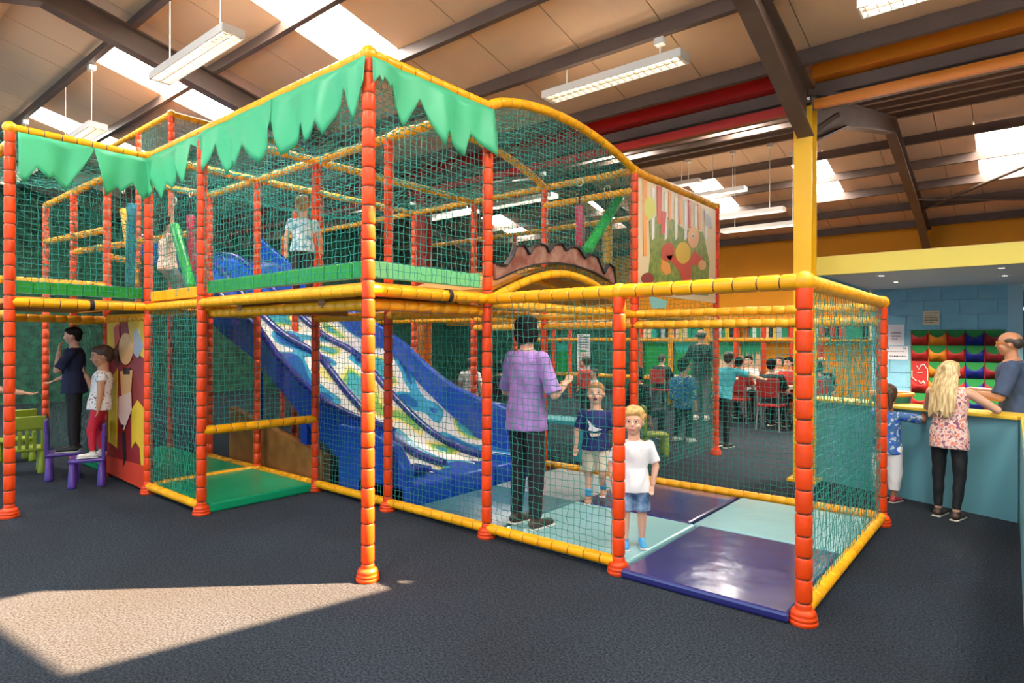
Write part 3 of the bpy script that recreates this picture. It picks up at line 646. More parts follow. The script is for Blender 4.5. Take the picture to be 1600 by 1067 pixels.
bag(pxy(298, 337, 3.3), pxy(301, 430, 3.3), .05, BP, 'pink foam bag hanging upright near the left end of the green kerb')
bag(onx(970, 305, -3.75), onx(917, 392, -3.75), .06, BG, 'green foam bag leaning over the brick-painted bridge')
bag(onx(906, 322, -3.9), onx(907, 385, -3.9), .055, BP, 'dark red foam bag hanging above the bridge')
bag(onx(949, 330, -4.0), onx(949, 412, -4.0), .06, BY, 'yellow foam bag hanging beside the mural post')

# ------------------------------------------------------------------ pendant lights
TUBE = mat('light_tube', (.9, .85, .75), .4, emit=(1, .90, .74), estr=4.5)
ALU = mat('louvre', (.70, .62, .52), .25, .6, metal=.4)
def fixture(x0, x1, y, z, lab, small=False):
    e = empty('pendant_light', ((x0 + x1) / 2, y, z), label=lab, cat='light', group='long pendant strip lights'); Lx = x1 - x0; w = .22; h = .085
    b = MB(); b.box((0, -w / 2, h / 2), (Lx, .012, h)); b.box((0, w / 2, h / 2), (Lx, .012, h)); b.box((-Lx / 2, 0, h / 2), (.012, w, h)); b.box((Lx / 2, 0, h / 2), (.012, w, h)); b.build('housing', WHITEM, e)
    for s in (-.05, .05): MB().tube([(-Lx / 2 + .05, s, .06), (Lx / 2 - .05, s, .06)], .016, 8).build('tube', TUBE, e)
    if not small:
        lv = MB(); lv.box((0, 0, .022), (Lx - .03, .012, .03))
        n = int(Lx / .085)
        for k in range(n): lv.box((-Lx / 2 + (k + .5) * Lx / n, 0, .022), (.006, w - .02, .036))
        lv.build('louvre', ALU, e)
    zt = roofz(y) - .2 - z
    for s in (-.34, .34): MB().tube([(Lx * s, 0, h), (Lx * s, 0, zt)], .007, 6).build('suspension_wire', WHITEM, e)
    MB().box((Lx * .34, 0, zt - .03), (.10, .08, .07)).build('junction_box', WHITEM, e)
fixture(-7.75, -5.98, 2.95, 4.56, 'white louvred strip light hanging nearest the left skylight strip')
fixture(-4.38, -2.66, 5.95, 4.42, 'white louvred strip light hanging above the arched bridge')
fixture(-1.09, .64, 5.95, 4.36, 'bright louvred strip light cut by the top edge right of the dark rafter')
fixture(-11.5, -9.8, 2.95, 4.47, 'small white strip light above the left corner of the frame')
fixture(-14.9, -13.2, 2.95, 4.5, 'strip light farthest left behind the frame corner')
for k, (x0, x1, y, z, lab) in enumerate(((-7.2, -5.5, 13.1, 5.05, 'strip light hanging just above the mural rail'), (-6.2, -4.52, 13.1, 4.73, 'strip light against the bright skylight right of the mural'),
    (-5.5, -3.75, 13.1, 4.2, 'long thin strip light below the skylight left of the yellow column'), (-5.2, -3.45, 13.6, 3.98, 'lowest thin strip light left of the yellow column'), (-11, -9.3, 10, 4.4, 'strip light seen through nets behind the bridge'), (-8.6, -6.9, 9.6, 4.3, 'strip light seen through nets beside the red column'))): fixture(x0, x1, y, z, lab, True)

# ------------------------------------------------------------------ blue party room on the right
BLOCK = mat('blue_block', (.22, .47, .60), .6, .3, var=.06, vscale=8); MORT = mat('blue_mortar', (.33, .56, .66), .7)
YW = 11.5
wb = MB().box((-.98, YW + .06, 1.22), (1.9, .1, 2.44)).build('wall_right_room', MORT); wb['kind'] = 'structure'
bme = {}
def block(x0, x1, z0, z1):
    w = round(x1 - x0, 3); h = round(z1 - z0, 3); key = (w, h)
    if key not in bme: bme[key] = MB().box((0, 0, 0), (w - .012, .03, h - .010)).mesh('block', BLOCK)
    inst('block', bme[key], wb, Matrix.Translation(((x0 + x1) / 2, YW, (z0 + z1) / 2)))
XW0, XW1 = -1.90, -.20
for r in range(11):
    z0 = 2.44 - .225 * (r + 1); x = XW0 - (.22 if r % 2 else 0)
    while x < XW1 - .02:
        a, b = max(x, XW0), min(x + .45, XW1)
        if b - a > .03: block(a, b, max(z0, 0), z0 + .225)
        x += .45
FAS = mat('fascia_yellow', (.95, .78, .14), .5); SOF = mat('soffit', (.86, .82, .82), .6)
def stx(mb, nm, m): o = mb.build(nm, m); o['kind'] = 'structure'; return o
stx(MB().box((2.0, 8.42, 2.515), (8.05, .06, .225)), 'trim_1', FAS)
stx(MB().box((2.0, 10.3, 2.43), (8.05, 3.7, .03)), 'ceiling_room', SOF)
stx(MB().box((2.0, 10.3, 2.62), (8.05, 3.8, .02)), 'ceiling_room_top', SOF)
stx(MB().box((-2.0, 10., 2.36), (.05, 3.1, .12)), 'trim_2', BLOCK)
PURP = mat('purple_wall', (.10, .02, .06), .6); stx(MB().box((.8, 13.4, 1.22), (2.2, .1, 2.44)), 'wall_room_recess', PURP)
for u, v in ((1377, 431), (1400, 441), (1565, 419), (1570, 431)):
    p = onz(u, v, 2.41); e = empty('downlight', p, label='small round ceiling downlight at photo x %d in the party room soffit' % u, cat='light', group='downlights in the room soffit')
    e['label'] = {1377: 'leftmost round downlight in the party room soffit', 1400: 'second round downlight in the soffit above the two notices', 1565: 'front round downlight at the right edge of the soffit', 1570: 'rear round downlight at the right edge of the soffit'}[u]
    MB().lathe([(.03, .0), (.055, -.004), (.06, .002), (.06, .01)], (0, 0, 0), 16).build('bezel', WHITEM, e); MB().lathe([(0, .002), (.035, .002)], (0, 0, 0), 14).build('lens', mat('warm_lens', (1, .9, .7), .3, emit=(1, .85, .6), estr=40), e)
    ld = bpy.data.lights.new('downlight_lamp', 'SPOT'); ld.energy = 230; ld.spot_size = 2.2; ld.spot_blend = .6; ld.color = (1, .88, .72); ld.shadow_soft_size = .04; lo = bpy.data.objects.new('downlight_lamp', ld); link(lo, e); lo.location = (0, 0, -.02)
# arcade screens with violet glow in the recess
for k, (u, v) in enumerate(((1585, 480), (1592, 490))):
    p = ony(u, v, 13.2); e = empty('wall_screen', p, label=('left' if k == 0 else 'right') + ' small violet glowing screen in the dark recess beyond the blue wall', cat='screen', group='violet screens')
    MB().box((0, 0, 0), (.30, .06, .34)).build('housing', BLK, e, .01)
    for a, b in ((-.07, .08), (.05, .08), (-.07, -.07)): MB().box((a, -.034, b), (.07, .008, .05)).build('glow', mat('violet_glow', (.3, .1, .9), .4, emit=(.35, .12, 1), estr=5), e)
# pocket organiser
org = empty('pocket_wall_hanging', (-.81, YW - .03, 1.15), label='fabric wall hanging with rows of red, orange and blue pockets on the blue wall', cat='wall pockets')
MB().box((0, 0, -.0), (1.16, .02, 1.22)).build('backing', mat('pocket_backing', (.01, .22, .04), .7), org)
PR = mat('pocket_red', (.42, .015, .01), .6); PO = mat('pocket_orange', (.75, .22, .01), .6); PB = mat('pocket_blue', (.006, .012, .19), .6); PD = mat('pocket_dark_red', (.25, .01, .015), .6); PG = mat('pocket_green', (.01, .25, .04), .6)
colm = [PR, PO, PR, PB, PD]
for c in range(5):
    for r in range(5):
        if (c, r) in ((0, 2),): continue
        x0 = -.57 + c * .228; zt = .60 - r * .245; w = .222; n = 8; vs = []
        for k in range(n + 1):
            t = k / n; x = x0 + w * t; sag = .075 * math.sin(math.pi * t); bul = .07 * math.sin(math.pi * t)
            vs += [(x, -.015 - bul, zt - .03 - sag), (x, -.014 - bul * .8, zt - .13), (x, -.012, zt - .225)]
        q = [(3 * k + j, 3 * k + 3 + j, 3 * k + 4 + j, 3 * k + 1 + j) for k in range(n) for j in range(2)]
        o = inst('pocket', np_mesh('pocket', vs, q, colm[c], True), org); sd = o.modifiers.new('t', 'SOLIDIFY'); sd.thickness = .005
        MB().tube([(x0, -.02, zt), (x0, -.02, zt - .235)], .006, 5).build('seam', colm[c], org)
# pale face outline stitched on the red pocket column (plain zigzag marks)
fm = MB(); fm.tube([(-.56, -.03, -.02), (-.56, -.03, -.12), (-.50, -.03, -.18)], .006, 5); fm.tube([(-.36, -.03, .02), (-.355, -.03, -.1), (-.36, -.03, -.17)], .006, 5); fm.tube([(-.50, -.03, .06), (-.47, -.03, .0), (-.44, -.03, .07), (-.40, -.03, .08), (-.37, -.03, .02)], .006, 5); fm.tube([(-.49, -.03, -.05), (-.42, -.03, -.05)], .005, 5); fm.tube([(-.47, -.03, -.17), (-.44, -.03, -.22), (-.41, -.03, -.17), (-.39, -.03, -.22)], .009, 5)
fm.build('stitched_mark', WHT, org)
MB().box((-.46, -.012, -.08), (.22, .01, .42)).build('red_panel', PR, org)
# notices: sheets of paper with rows of print
PAPER = mat('paper_white', (.75, .70, .74), .6); PAPC = mat('paper_cream', (.80, .60, .38), .6); INK = mat('ink', (.06, .05, .06), .7)
def notice(u0, v0, u1, v1, m, lab, rows):
    a = ony(u0, v0, YW - .02); b = ony(u1, v1, YW - .02); c = (a + b) / 2; w, h = b.x - a.x, a.z - b.z
    e = empty('paper_notice', c, label=lab, cat='notice', group='paper notices on the blue wall'); MB().box((0, 0, 0), (w, .004, h)).build('sheet', m, e)
    ink = MB()
    for z, x0, x1, hh in rows:
        x = x0
        while x < x1: l = random.uniform(.03, .06); ink.box((x * w + l * w / 2, -.003, z * h), (l * w, .002, hh * h)); x += l + .025
    ink.build('print', INK, e)['kind'] = 'stuff'
notice(1388, 507, 1413, 540, PAPER, 'small portrait white notice on the blue wall', [(.1, -.3, .3, .05), (-.05, -.3, .32, .05), (-.18, -.28, .05, .04)])
notice(1382, 541, 1419, 562, PAPER, 'landscape white notice under the portrait one', [(.35, -.42, -.32, .08), (.35, .3, .38, .08), (.1, -.35, .35, .04), (-.25, -.3, .4, .10)])
notice(1442, 486, 1468, 507, PAPC, 'cream paper notice above the pocket wall hanging', [(.34, -.35, .35, .05), (.17, -.35, .3, .05), (.0, -.4, .4, .07), (-.18, -.42, .42, .09), (-.34, -.4, .1, .05)])
# counter
CT = mat('counter_teal', (.14, .37, .43), .4, .5); CY = mat('counter_yellow', (.85, .58, .05), .4)
cnt = empty('reception_counter', (-.05, 7.0, 0), label='long teal reception counter with yellow top in front of the blue wall', cat='counter')
P0, P1 = Vector((-1.95, 7.78, 0)), Vector((-.045, 7.0, 0)); d = (P1 - P0).normalized(); nrm = Vector((d.y, -d.x, 0)); L0 = (P1 - P0).length
co = Vector((-.05, 7.0, 0))
ang = math.atan2(d.y, d.x)
for k in range(3):
    c = P0 + d * (L0 * (k + .5) / 3) - nrm * .0 - co
    MB().box((c.x, c.y, .45), (L0 / 3 - .004, .03, .90), ang).build('front_panel', CT, cnt)
c = P0.lerp(P1, .5) - nrm * .12 - co; MB().box((c.x, c.y, .915), (L0 + .02, .36, .035), ang).build('worktop', CY, cnt, .008)
q0, q1 = Vector((-.045, 7.0, 0)), Vector((.02, 2.2, 0)); dd = (q1 - q0).normalized(); a2 = math.atan2(dd.y, dd.x)
c = q0.lerp(q1, .5) + Vector((.02, 0, 0)) - co; MB().box((c.x, c.y, .45), ((q1 - q0).length, .03, .90), a2).build('return_panel', CT, cnt)
c = c + Vector((.17, 0, 0)); MB().box((c.x, c.y, .915), ((q1 - q0).length, .36, .035), a2).build('return_worktop', CY, cnt, .008)
# basket-like orange tub on the counter behind the girl
tb = empty('orange_tub', onx(1392, 622, -1.12), label='orange rimmed tub behind the girl at the counter', cat='tub')
MB().lathe([(.0, -.12), (.16, -.12), (.19, .03), (.205, .035), (.205, .06), (.18, .05), (.15, -.1)], (0, 0, 0), 20).build('bowl', BB, tb); MB().tube([(.2 * math.cos(t), .2 * math.sin(t), .05) for t in [2 * math.pi * k / 20 for k in range(20)]], .022, 8, closed=True).build('rim', OR1, tb)

# ------------------------------------------------------------------ children's plastic chairs
def kid_chair(loc, rz, m, lab, grp):
    e = empty('kids_chair', loc, rz, lab, 'chair', grp)
    MB().box((0, 0, .285), (.34, .33, .04)).build('seat', m, e, .015)
    for a, b in ((-1, -1), (1, -1), (-1, 1), (1, 1)):
        MB().lathe([(.0, 0), (.042, 0), (.040, .02), (.026, .275), (0, .275)], (a * .135, b * .13, 0), 12).build('leg', m, e)
    for s in (-1, 1): MB().box((s * .15, .15, .44), (.045, .035, .30)).build('back_post', m, e, .01)
    for s in (-.5, 0, .5): MB().box((s * .14, .15, .40), (.035, .022, .2)).build('slat', m, e, .006)
    MB().box((0, .155, .60), (.36, .035, .16)).build('backrest', m, e, .015)
    return e
PUR = mat('purple_plastic', (.085, .035, .28), .4); LIMEP = mat('lime_plastic', (.26, .34, .015), .45)
kid_chair((-7.88, 2.28, 0), -.35, PUR, 'purple plastic kids chair under the girl in red leggings', 'purple kids chairs')
kid_chair((-8.50, 2.22, 0), 2.86, PUR, 'purple plastic kids chair under the boy in the dark shirt', 'purple kids chairs')
kid_chair((-9.15, 2.02, 0), -1.75, LIMEP, 'lime green plastic kids chair with its back to the camera', 'lime kids chairs')
kid_chair((-10.1, 2.12, 0), -1.5, LIMEP, 'lime green plastic kids chair half hidden behind the nearer lime one', 'lime kids chairs')
kid_chair((-3.98, 7.95, 0), math.pi * .7, LIMEP, 'lime green kids chair on the carpet behind the toddler', 'lime kids chairs')

# ------------------------------------------------------------------ people
DG = None
def remesh_obj(mb, name, m, parent, voxel, smooth=4, wr=0):
    me = mb.mesh(name); o = bpy.data.objects.new(name, me); COL.objects.link(o)
    r = o.modifiers.new('r', 'REMESH'); r.mode = 'VOXEL'; r.voxel_size = voxel; r.use_smooth_shade = True
    if smooth: s = o.modifiers.new('s', 'SMOOTH'); s.iterations = smooth; s.factor = .5
    dg = bpy.context.evaluated_depsgraph_get(); dg.update()
    me2 = bpy.data.meshes.new_from_object(o.evaluated_get(dg)); me2.name = name
    bpy.data.objects.remove(o); bpy.data.meshes.remove(me)
    if wr:   # cloth creases: push vertices along normals by layered sines
        n = len(me2.vertices); co = np.zeros(n * 3, np.float32); no = np.zeros(n * 3, np.float32)
        me2.vertices.foreach_get('co', co); me2.vertices.foreach_get('normal', no); co = co.reshape(-1, 3); no = no.reshape(-1, 3)
        a = np.sin(co[:, 2] * 38 + 3 * np.sin(co[:, 0] * 21 + co[:, 1] * 17)) * np.sin(co[:, 0] * 19 - co[:, 1] * 23 + co[:, 2] * 9)
        co += no * (a * wr)[:, None]; me2.vertices.foreach_set('co', co.ravel()); me2.update()
    me2.materials.clear(); me2.materials.append(m)
    me2.polygons.foreach_set('use_smooth', np.ones(len(me2.polygons), bool))
    return inst(name, me2, parent)
def cone(mb, a, b, ra, rb, flat0=False, flat1=False, asp=1., n=14, side=None):
    """tapered limb with rounded or flat ends; asp squashes it along side"""
    a = Vector(a); b = Vector(b); d = (b - a); l = d.length; d.normalize()
    u = (Vector(side) - d * d.dot(Vector(side))).normalized() if side is not None else d.orthogonal().normalized(); w = d.cross(u); rings = []
    if flat0: rings += [(0, .02), (0, ra)]
    else: rings += [(-ra * math.cos(t), ra * math.sin(t)) for t in (.15, .55, 1.0)] + [(0, ra)]
    rings += [(l * k, ra + (rb - ra) * k) for k in (.33, .66)]
    if flat1: rings += [(l, rb), (l, .02 if rb > .03 else rb * .3)]
    else: rings += [(l, rb)] + [(l + rb * math.cos(t), rb * math.sin(t)) for t in (1.0, .55, .15)]
    vs = []
    for h, r in rings: vs += [a + d * h + (u * math.cos(t) * asp + w * math.sin(t)) * r for t in [2 * math.pi * j / n for j in range(n)]]
    k = len(rings); fs = [(i * n + j, i * n + (j + 1) % n, (i + 1) * n + (j + 1) % n, (i + 1) * n + j) for i in range(k - 1) for j in range(n)]
    fs += [tuple(range(n - 1, -1, -1)), tuple(range((k - 1) * n, k * n))]
    mb.add(vs, fs, True)
def loft(mb, rings, n=20):
    """rings: (centre, half width vector, half depth vector)"""
    vs = []
    for c, u, w in rings: vs += [Vector(c) + Vector(u) * math.cos(t) + Vector(w) * math.sin(t) for t in [2 * math.pi * j / n for j in range(n)]]
    k = len(rings); fs = [(i * n + j, i * n + (j + 1) % n, (i + 1) * n + (j + 1) % n, (i + 1) * n + j) for i in range(k - 1) for j in range(n)]
    fs += [tuple(range(n - 1, -1, -1)), tuple(range((k - 1) * n, k * n))]
    mb.add(vs, fs, True)
SKINS = {'fair': mat('skin_fair', (.72, .40, .27), .5, .35), 'tan': mat('skin_tan', (.55, .26, .14), .5, .35), 'dark': mat('skin_brown', (.30, .13, .07), .5, .35)}
EYEW = mat('eye_white', (.8, .78, .75), .25); EYED = mat('eye_iris', (.03, .02, .015), .2); LIP = mat('lip', (.45, .10, .09), .45); MOUTHD = mat('mouth_dark', (.10, .02, .02), .5)

def person(label, loc, rz, H, child=False, skin='fair', hair=None, hair_style='short', shirt=None, sleeve=.5, shirt_long=.0, legs='long', legm=None, shoe=None,
           arms=None, legp=None, lean=(0, 0, 1), headr=(0, 0), vox=.009, face=True, sit=None, bag=None, group=None, wide=1., mouth_open=False, glasses=False, shirt_parts=None, extra=None):
    e = empty('person', loc, rz, label, 'person', group)
    hh = H * (.188 if child else .138); bw = wide * (1.06 if child else 1.)
    hz = H * (.455 if child else .50) if sit is None else sit
    thl, shl = H * (.215 if child else .245), H * (.20 if child else .235)
    U = Vector(lean).normalized(); hip = Vector((0, 0, hz)); tl = H * (.30 if child else .31)
    X = Vector((1, 0, 0)); Fw = X.cross(U) * -1; Fw = U.cross(X); neck = hip + U * tl
    hw, sw = H * .072 * bw, H * .118 * bw
    arms = arms or {}; legp = legp or {}
    # legs
    J = {}
    for sd, s in (('R', 1), ('L', -1)):
        td, kd = legp.get(sd, ((.03 * s, .0, -1), (0, -.02, -1)))
        h = hip + X * s * hw * .72 - U * H * .01; k = h + Vector(td).normalized() * thl; a = k + Vector(kd).normalized() * shl
        J['h' + sd], J['k' + sd], J['a' + sd] = h, k, a
        ud, fd = arms.get(sd, ((.18 * s, .0, -1), (.05 * s, .12, -1)))
        sh = neck - U * H * .035 + X * s * sw; el = sh + Vector(ud).normalized() * H * (.155 if child else .175); wr = el + Vector(fd).normalized() * H * (.13 if child else .15)
        J['s' + sd], J['e' + sd], J['w' + sd] = sh, el, wr; J['f' + sd] = Vector(fd).normalized()
    # drop the figure so that the lower ankle sits at shoe height
    if sit is None:
        dz = H * .045 - min(J['aR'].z, J['aL'].z)
        for q in J: 
            if q[0] != 'f': J[q] = J[q] + Vector((0, 0, dz))
        hip = hip + Vector((0, 0, dz)); neck = neck + Vector((0, 0, dz))
    body = MB(); k_ = H
    tors = lambda t, a, b: (hip + U * tl * t, X * a * H * bw, Fw * b * H * bw)
    T = [(-.16, .055, .05), (-.05, .088, .066), (.12, .086, .066), (.36, .077, .058), (.62, .088, .064), (.84, .098, .062), (.95, .085, .05), (1.02, .045, .036)]
    loft(body, [tors(*t) for t in T])
    for sd, s in (('R', 1), ('L', -1)):
        cone(body, J['h' + sd], J['k' + sd], H * .048 * bw, H * .032 * bw); cone(body, J['k' + sd], J['a' + sd], H * .033 * bw, H * .020 * bw)
        cone(body, J['k' + sd].lerp(J['a' + sd], .12) - Vector((0, 0, 0)), J['k' + sd].lerp(J['a' + sd], .5), H * .031 * bw, H * .028 * bw)
        cone(body, J['s' + sd] - X * s * H * .012, J['e' + sd], H * .031 * bw, H * .024 * bw); cone(body, J['e' + sd], J['w' + sd], H * .0245 * bw, H * .0165 * bw)
        # hand: palm, four fingers, thumb
        f = J['f' + sd]; w0 = J['w' + sd]; side = (X - f * f.dot(X)).normalized() if abs(f.x) < .9 else Vector((0, 1, 0)); nrm = f.cross(side)
        hs = H * .058 if not child else H * .052
        pal = w0 + f * hs * .75; cone(body, w0 + f * hs * .1, pal, hs * .26, hs * .38, asp=.5, side=nrm)
        for q, (o_, l_) in enumerate(((-.30, .62), (-.10, .74), (.10, .70), (.29, .55))):
            r0 = pal + side * o_ * hs * .95 + f * hs * .1; m1 = r0 + (f * .9 - nrm * .25).normalized() * hs * l_ * .55; m2 = m1 + (f * .75 - nrm * .6).normalized() * hs * l_ * .45
            cone(body, r0, m1, hs * .115, hs * .10, n=8); cone(body, m1, m2, hs * .10, hs * .085, n=8)
        t0 = w0 + f * hs * .35 - side * s * hs * .28; t1 = t0 + (f * .7 - side * s * .7).normalized() * hs * .4; cone(body, t0, t1, hs * .12, hs * .11, n=8); cone(body, t1, t1 + f * hs * .3, hs * .11, hs * .09, n=8)
        if legs in ('shorts', 'bare') or shoe is None:
            cone(body, J['a' + sd] - Vector((0, 0, H * .02)), J['a' + sd] + Vector((0, H * .085, -H * .03)), H * .02, H * .018)
    # head
    hy, hp = headr; R = Matrix.Rotation(hy, 3, 'Z') @ Matrix.Rotation(hp, 3, 'X')
    hc = neck + U * hh * .30 + R @ Vector((0, hh * .06, hh * .42)); hd = lambda x, y, z: hc + R @ Vector((x * hh, y * hh, z * hh))
    cone(body, neck - U * H * .02, hc - R @ Vector((0, hh * .05, hh * .25)), hh * .24, hh * .22)
    body.ell(hd(0, -.04, .08), (hh * .36, hh * .43, hh * .40), 18, 12, R); body.ell(hd(0, .08, -.16), (hh * .29, hh * .31, hh * .33), 16, 10, R); body.ell(hd(0, .17, -.37), (hh * .17, hh * .16, hh * .12), 12, 8, R)
    body.ell(hd(0, .40, -.09), (hh * .05, hh * .085, hh * .06), 10, 6, R); cone(body, hd(0, .35, .06), hd(0, .40, -.07), hh * .035, hh * .05, n=8)
    for s in (-1, 1):
        body.ell(hd(s * .365, -.03, -.06), (hh * .035, hh * .075, hh * .11), 10, 6, R); body.ell(hd(s * .2, .26, -.16), (hh * .10, hh * .09, hh * .10), 10, 6, R); body.ell(hd(s * .14, .345, .115), (hh * .10, hh * .035, hh * .03), 10, 6, R)
    body.ell(hd(0, .345, -.255), (hh * .10, hh * .05, hh * .05), 10, 6, R)
    remesh_obj(body, 'body', SKINS[skin], e, vox * .75, 2)
    if face:
        for s in (-1, 1):
            ey = MB().ell(hd(s * .145, .325, .03), (hh * .062, hh * .04, hh * .04), 12, 8, R).build('eye', EYEW, e)
            MB().ell(hd(s * .145, .358, .03), (hh * .033, hh * .014, hh * .034), 10, 6, R).build('iris', EYED, ey)
        MB().ell(hd(0, .385, -.255), (hh * .095, hh * .03, hh * (.075 if mouth_open else .026)), 12, 6, R).build('mouth', MOUTHD if mouth_open else LIP, e)
        if hair:
            for s in (-1, 1): cone_ = MB(); cone(cone_, hd(s * .07, .365, .135), hd(s * .22, .33, .145), hh * .02, hh * .014, n=8); cone_.build('eyebrow', hair, e)
    if glasses:
        g = MB()
        for s in (-1, 1):
            g.tube([hd(s * .15 + .10 * math.cos(t), .42, .02 + .075 * math.sin(t)) for t in [2 * math.pi * q / 14 for q in range(14)]], hh * .014, 6, closed=True); g.tube([hd(s * .25, .42, .03), hd(s * .37, 0, .03)], hh * .014, 6)
        g.tube([hd(-.05, .42, .03), hd(.05, .42, .03)], hh * .014, 6); g.build('glasses', OR1, e)
    # hair
    if hair:
        hb = MB()
        if hair_style != 'bald':
            hb.ell(hd(0, -.10, .16), (hh * .40, hh * .44, hh * .38), 18, 12, R); hb.ell(hd(0, .10, .33), (hh * .32, hh * .28, hh * .16), 14, 8, R); hb.ell(hd(0, -.26, -.08), (hh * .33, hh * .22, hh * .30), 14, 8, R)
        else:
            hb.ell(hd(0, -.24, .02), (hh * .39, hh * .28, hh * .26), 16, 10, R)
            for s in (-1, 1): hb.ell(hd(s * .33, -.02, .10), (hh * .07, hh * .2, hh * .12), 10, 6, R)
        if hair_style == 'curly':
            rr = random.Random(3)
            for q in range(60):
                t, p_ = rr.uniform(0, 6.28), rr.uniform(-.1, 1.4); v = Vector((math.cos(t) * math.cos(p_) * .40, math.sin(t) * math.cos(p_) * .44 - .06, math.sin(p_) * .42 + .13))
                if v.y > .22 and v.z < .30: continue
                hb.ell(hd(*v), hh * rr.uniform(.09, .125), 8, 6)
        if hair_style == 'bob':
            for s in (-1, 1): hb.ell(hd(s * .30, -.08, -.12), (hh * .15, hh * .30, hh * .36), 12, 8, R)
            hb.ell(hd(0, -.28, -.18), (hh * .36, hh * .20, hh * .34), 14, 8, R)
        if hair_style == 'ponytail':
            hb.ell(hd(0, -.52, .12), (hh * .14, hh * .16, hh * .15), 10, 8, R); cone(hb, hd(0, -.58, .08), hd(0, -.66, -.55), hh * .15, hh * .06)
        if hair_style == 'long':
            rr = random.Random(5)
            for q in range(26):
                x = -.42 + .84 * q / 25; y = -.42 + .30 * abs(x) ** 1.5; xo = x * rr.uniform(1.05, 1.5)
                a = hd(x * .8, y * .9, .20); b = hd(x * 1.08, y - .12, -.35); c = hd(xo, y - .34, -1.0); d_ = hd(xo * 1.0, y - .52, -1.75 - rr.uniform(0, .4))
                cone(hb, a, b, hh * .085, hh * .085, n=8); cone(hb, b, c, hh * .085, hh * .075, n=8); cone(hb, c, d_, hh * .075, hh * .03, n=8)
        remesh_obj(hb, 'hair', hair, e, max(.006, vox * .8), 1 if hair_style in ('long', 'curly') else 3)
    # shirt
    if shirt:
        sb = MB(); g = H * .009 + .006
        t0 = -.10 - shirt_long
        TS = [(t0, .107, .087), (.10, .100, .080), (.36, .086, .068), (.62, .096, .073), (.84, .104, .069), (.95, .088, .054), (1.0, .05, .04)]
        loft(sb, [(hip + U * tl * a, X * (b * H * bw + g * .5), Fw * (c * H * bw + g * .5)) for a, b, c in TS])
        if sleeve > 0:
            for sd, s in (('R', 1), ('L', -1)):
                a, b = J['s' + sd] - X * s * H * .015, J['e' + sd]
                if sleeve <= 1: cone(sb, a, a.lerp(b, max(.3, sleeve)), H * .036 * bw, H * .039 * bw, flat1=True)
                else: cone(sb, a, b, H * .039 * bw, H * .034 * bw); cone(sb, b, b.lerp(J['w' + sd], sleeve - 1), H * .033 * bw, H * .026 * bw, flat1=True)
        remesh_obj(sb, 'shirt', shirt, e, vox, 3, wr=.004)
    # trousers
    if legm:
        tb_ = MB(); loft(tb_, [(hip + U * tl * a, X * (b * H * bw + .008), Fw * (c * H * bw + .008)) for a, b, c in ((-.17, .06, .055), (-.06, .095, .073), (.10, .091, .071), (.16, .088, .068))])
        for sd, s in (('R', 1), ('L', -1)):
            h, k, a = J['h' + sd], J['k' + sd], J['a' + sd]
            if legs == 'long': cone(tb_, h, k, H * .056 * bw, H * .041 * bw); cone(tb_, k, k.lerp(a, .96), H * .041 * bw, H * .031 * bw, flat1=True)
            elif legs == 'crop': cone(tb_, h, k, H * .062 * bw, H * .056 * bw); cone(tb_, k, k.lerp(a, .72), H * .056 * bw, H * .040 * bw, flat1=True)
            elif legs == 'tight': cone(tb_, h, k, H * .052 * bw, H * .036 * bw); cone(tb_, k, k.lerp(a, .9), H * .036 * bw, H * .025 * bw, flat1=True)
            else: cone(tb_, h, h.lerp(k, .92), H * .058 * bw, H * .056 * bw, flat1=True)
        remesh_obj(tb_, 'trousers' if legs != 'shorts' else 'shorts', legm, e, vox, 3, wr=.003)
    if shoe:
        for sd in 'RL':
            a = J['a' + sd]; sh_ = MB(); fz = a.z - H * .045
            kdv = (J['a' + sd] - J['k' + sd]); toe = Vector((0, 1, 0))
            c0 = Vector((a.x, a.y - H * .015, fz + H * .024)); c1 = Vector((a.x, a.y + H * .095, fz + H * .018))
            cone(sh_, c0, c1, H * .027, H * .024, asp=.8, side=(0, 0, 1)); cone(sh_, a + Vector((0, 0, H * .012)), c0 + Vector((0, H * .015, 0)), H * .026, H * .026, flat0=True)
            so_ = remesh_obj(sh_, 'shoe', shoe, e, max(.006, vox * .8), 2)
            MB().box((a.x, a.y + H * .04, fz + H * .004), (H * .05, H * .16, H * .008)).build('sole', mat('shoe_sole', (.7, .68, .62), .6), so_, .004)
    if bag:
        bp_ = MB(); c = hip + U * tl * .55 - Fw * H * .13; loft(bp_, [(c + U * H * z, X * H * a, Fw * H * b) for z, a, b in ((-.14, .07, .03), (-.12, .095, .055), (.05, .095, .055), (.12, .08, .045), (.14, .05, .03))]); remesh_obj(bp_, 'backpack', bag, e, vox, 3)
        for s in (-1, 1): MB().tube([c + U * H * .10 + X * s * H * .06, neck + X * s * H * .07 + U * H * .012, hip + U * tl * .6 + X * s * H * .085 + Fw * H * .08], .012, 6).build('strap', bag, e)
    J['e'] = e; J['hip'] = hip; J['neck'] = neck; J['U'] = U; J['Fw'] = Fw; J['X'] = X; J['tl'] = tl; return J

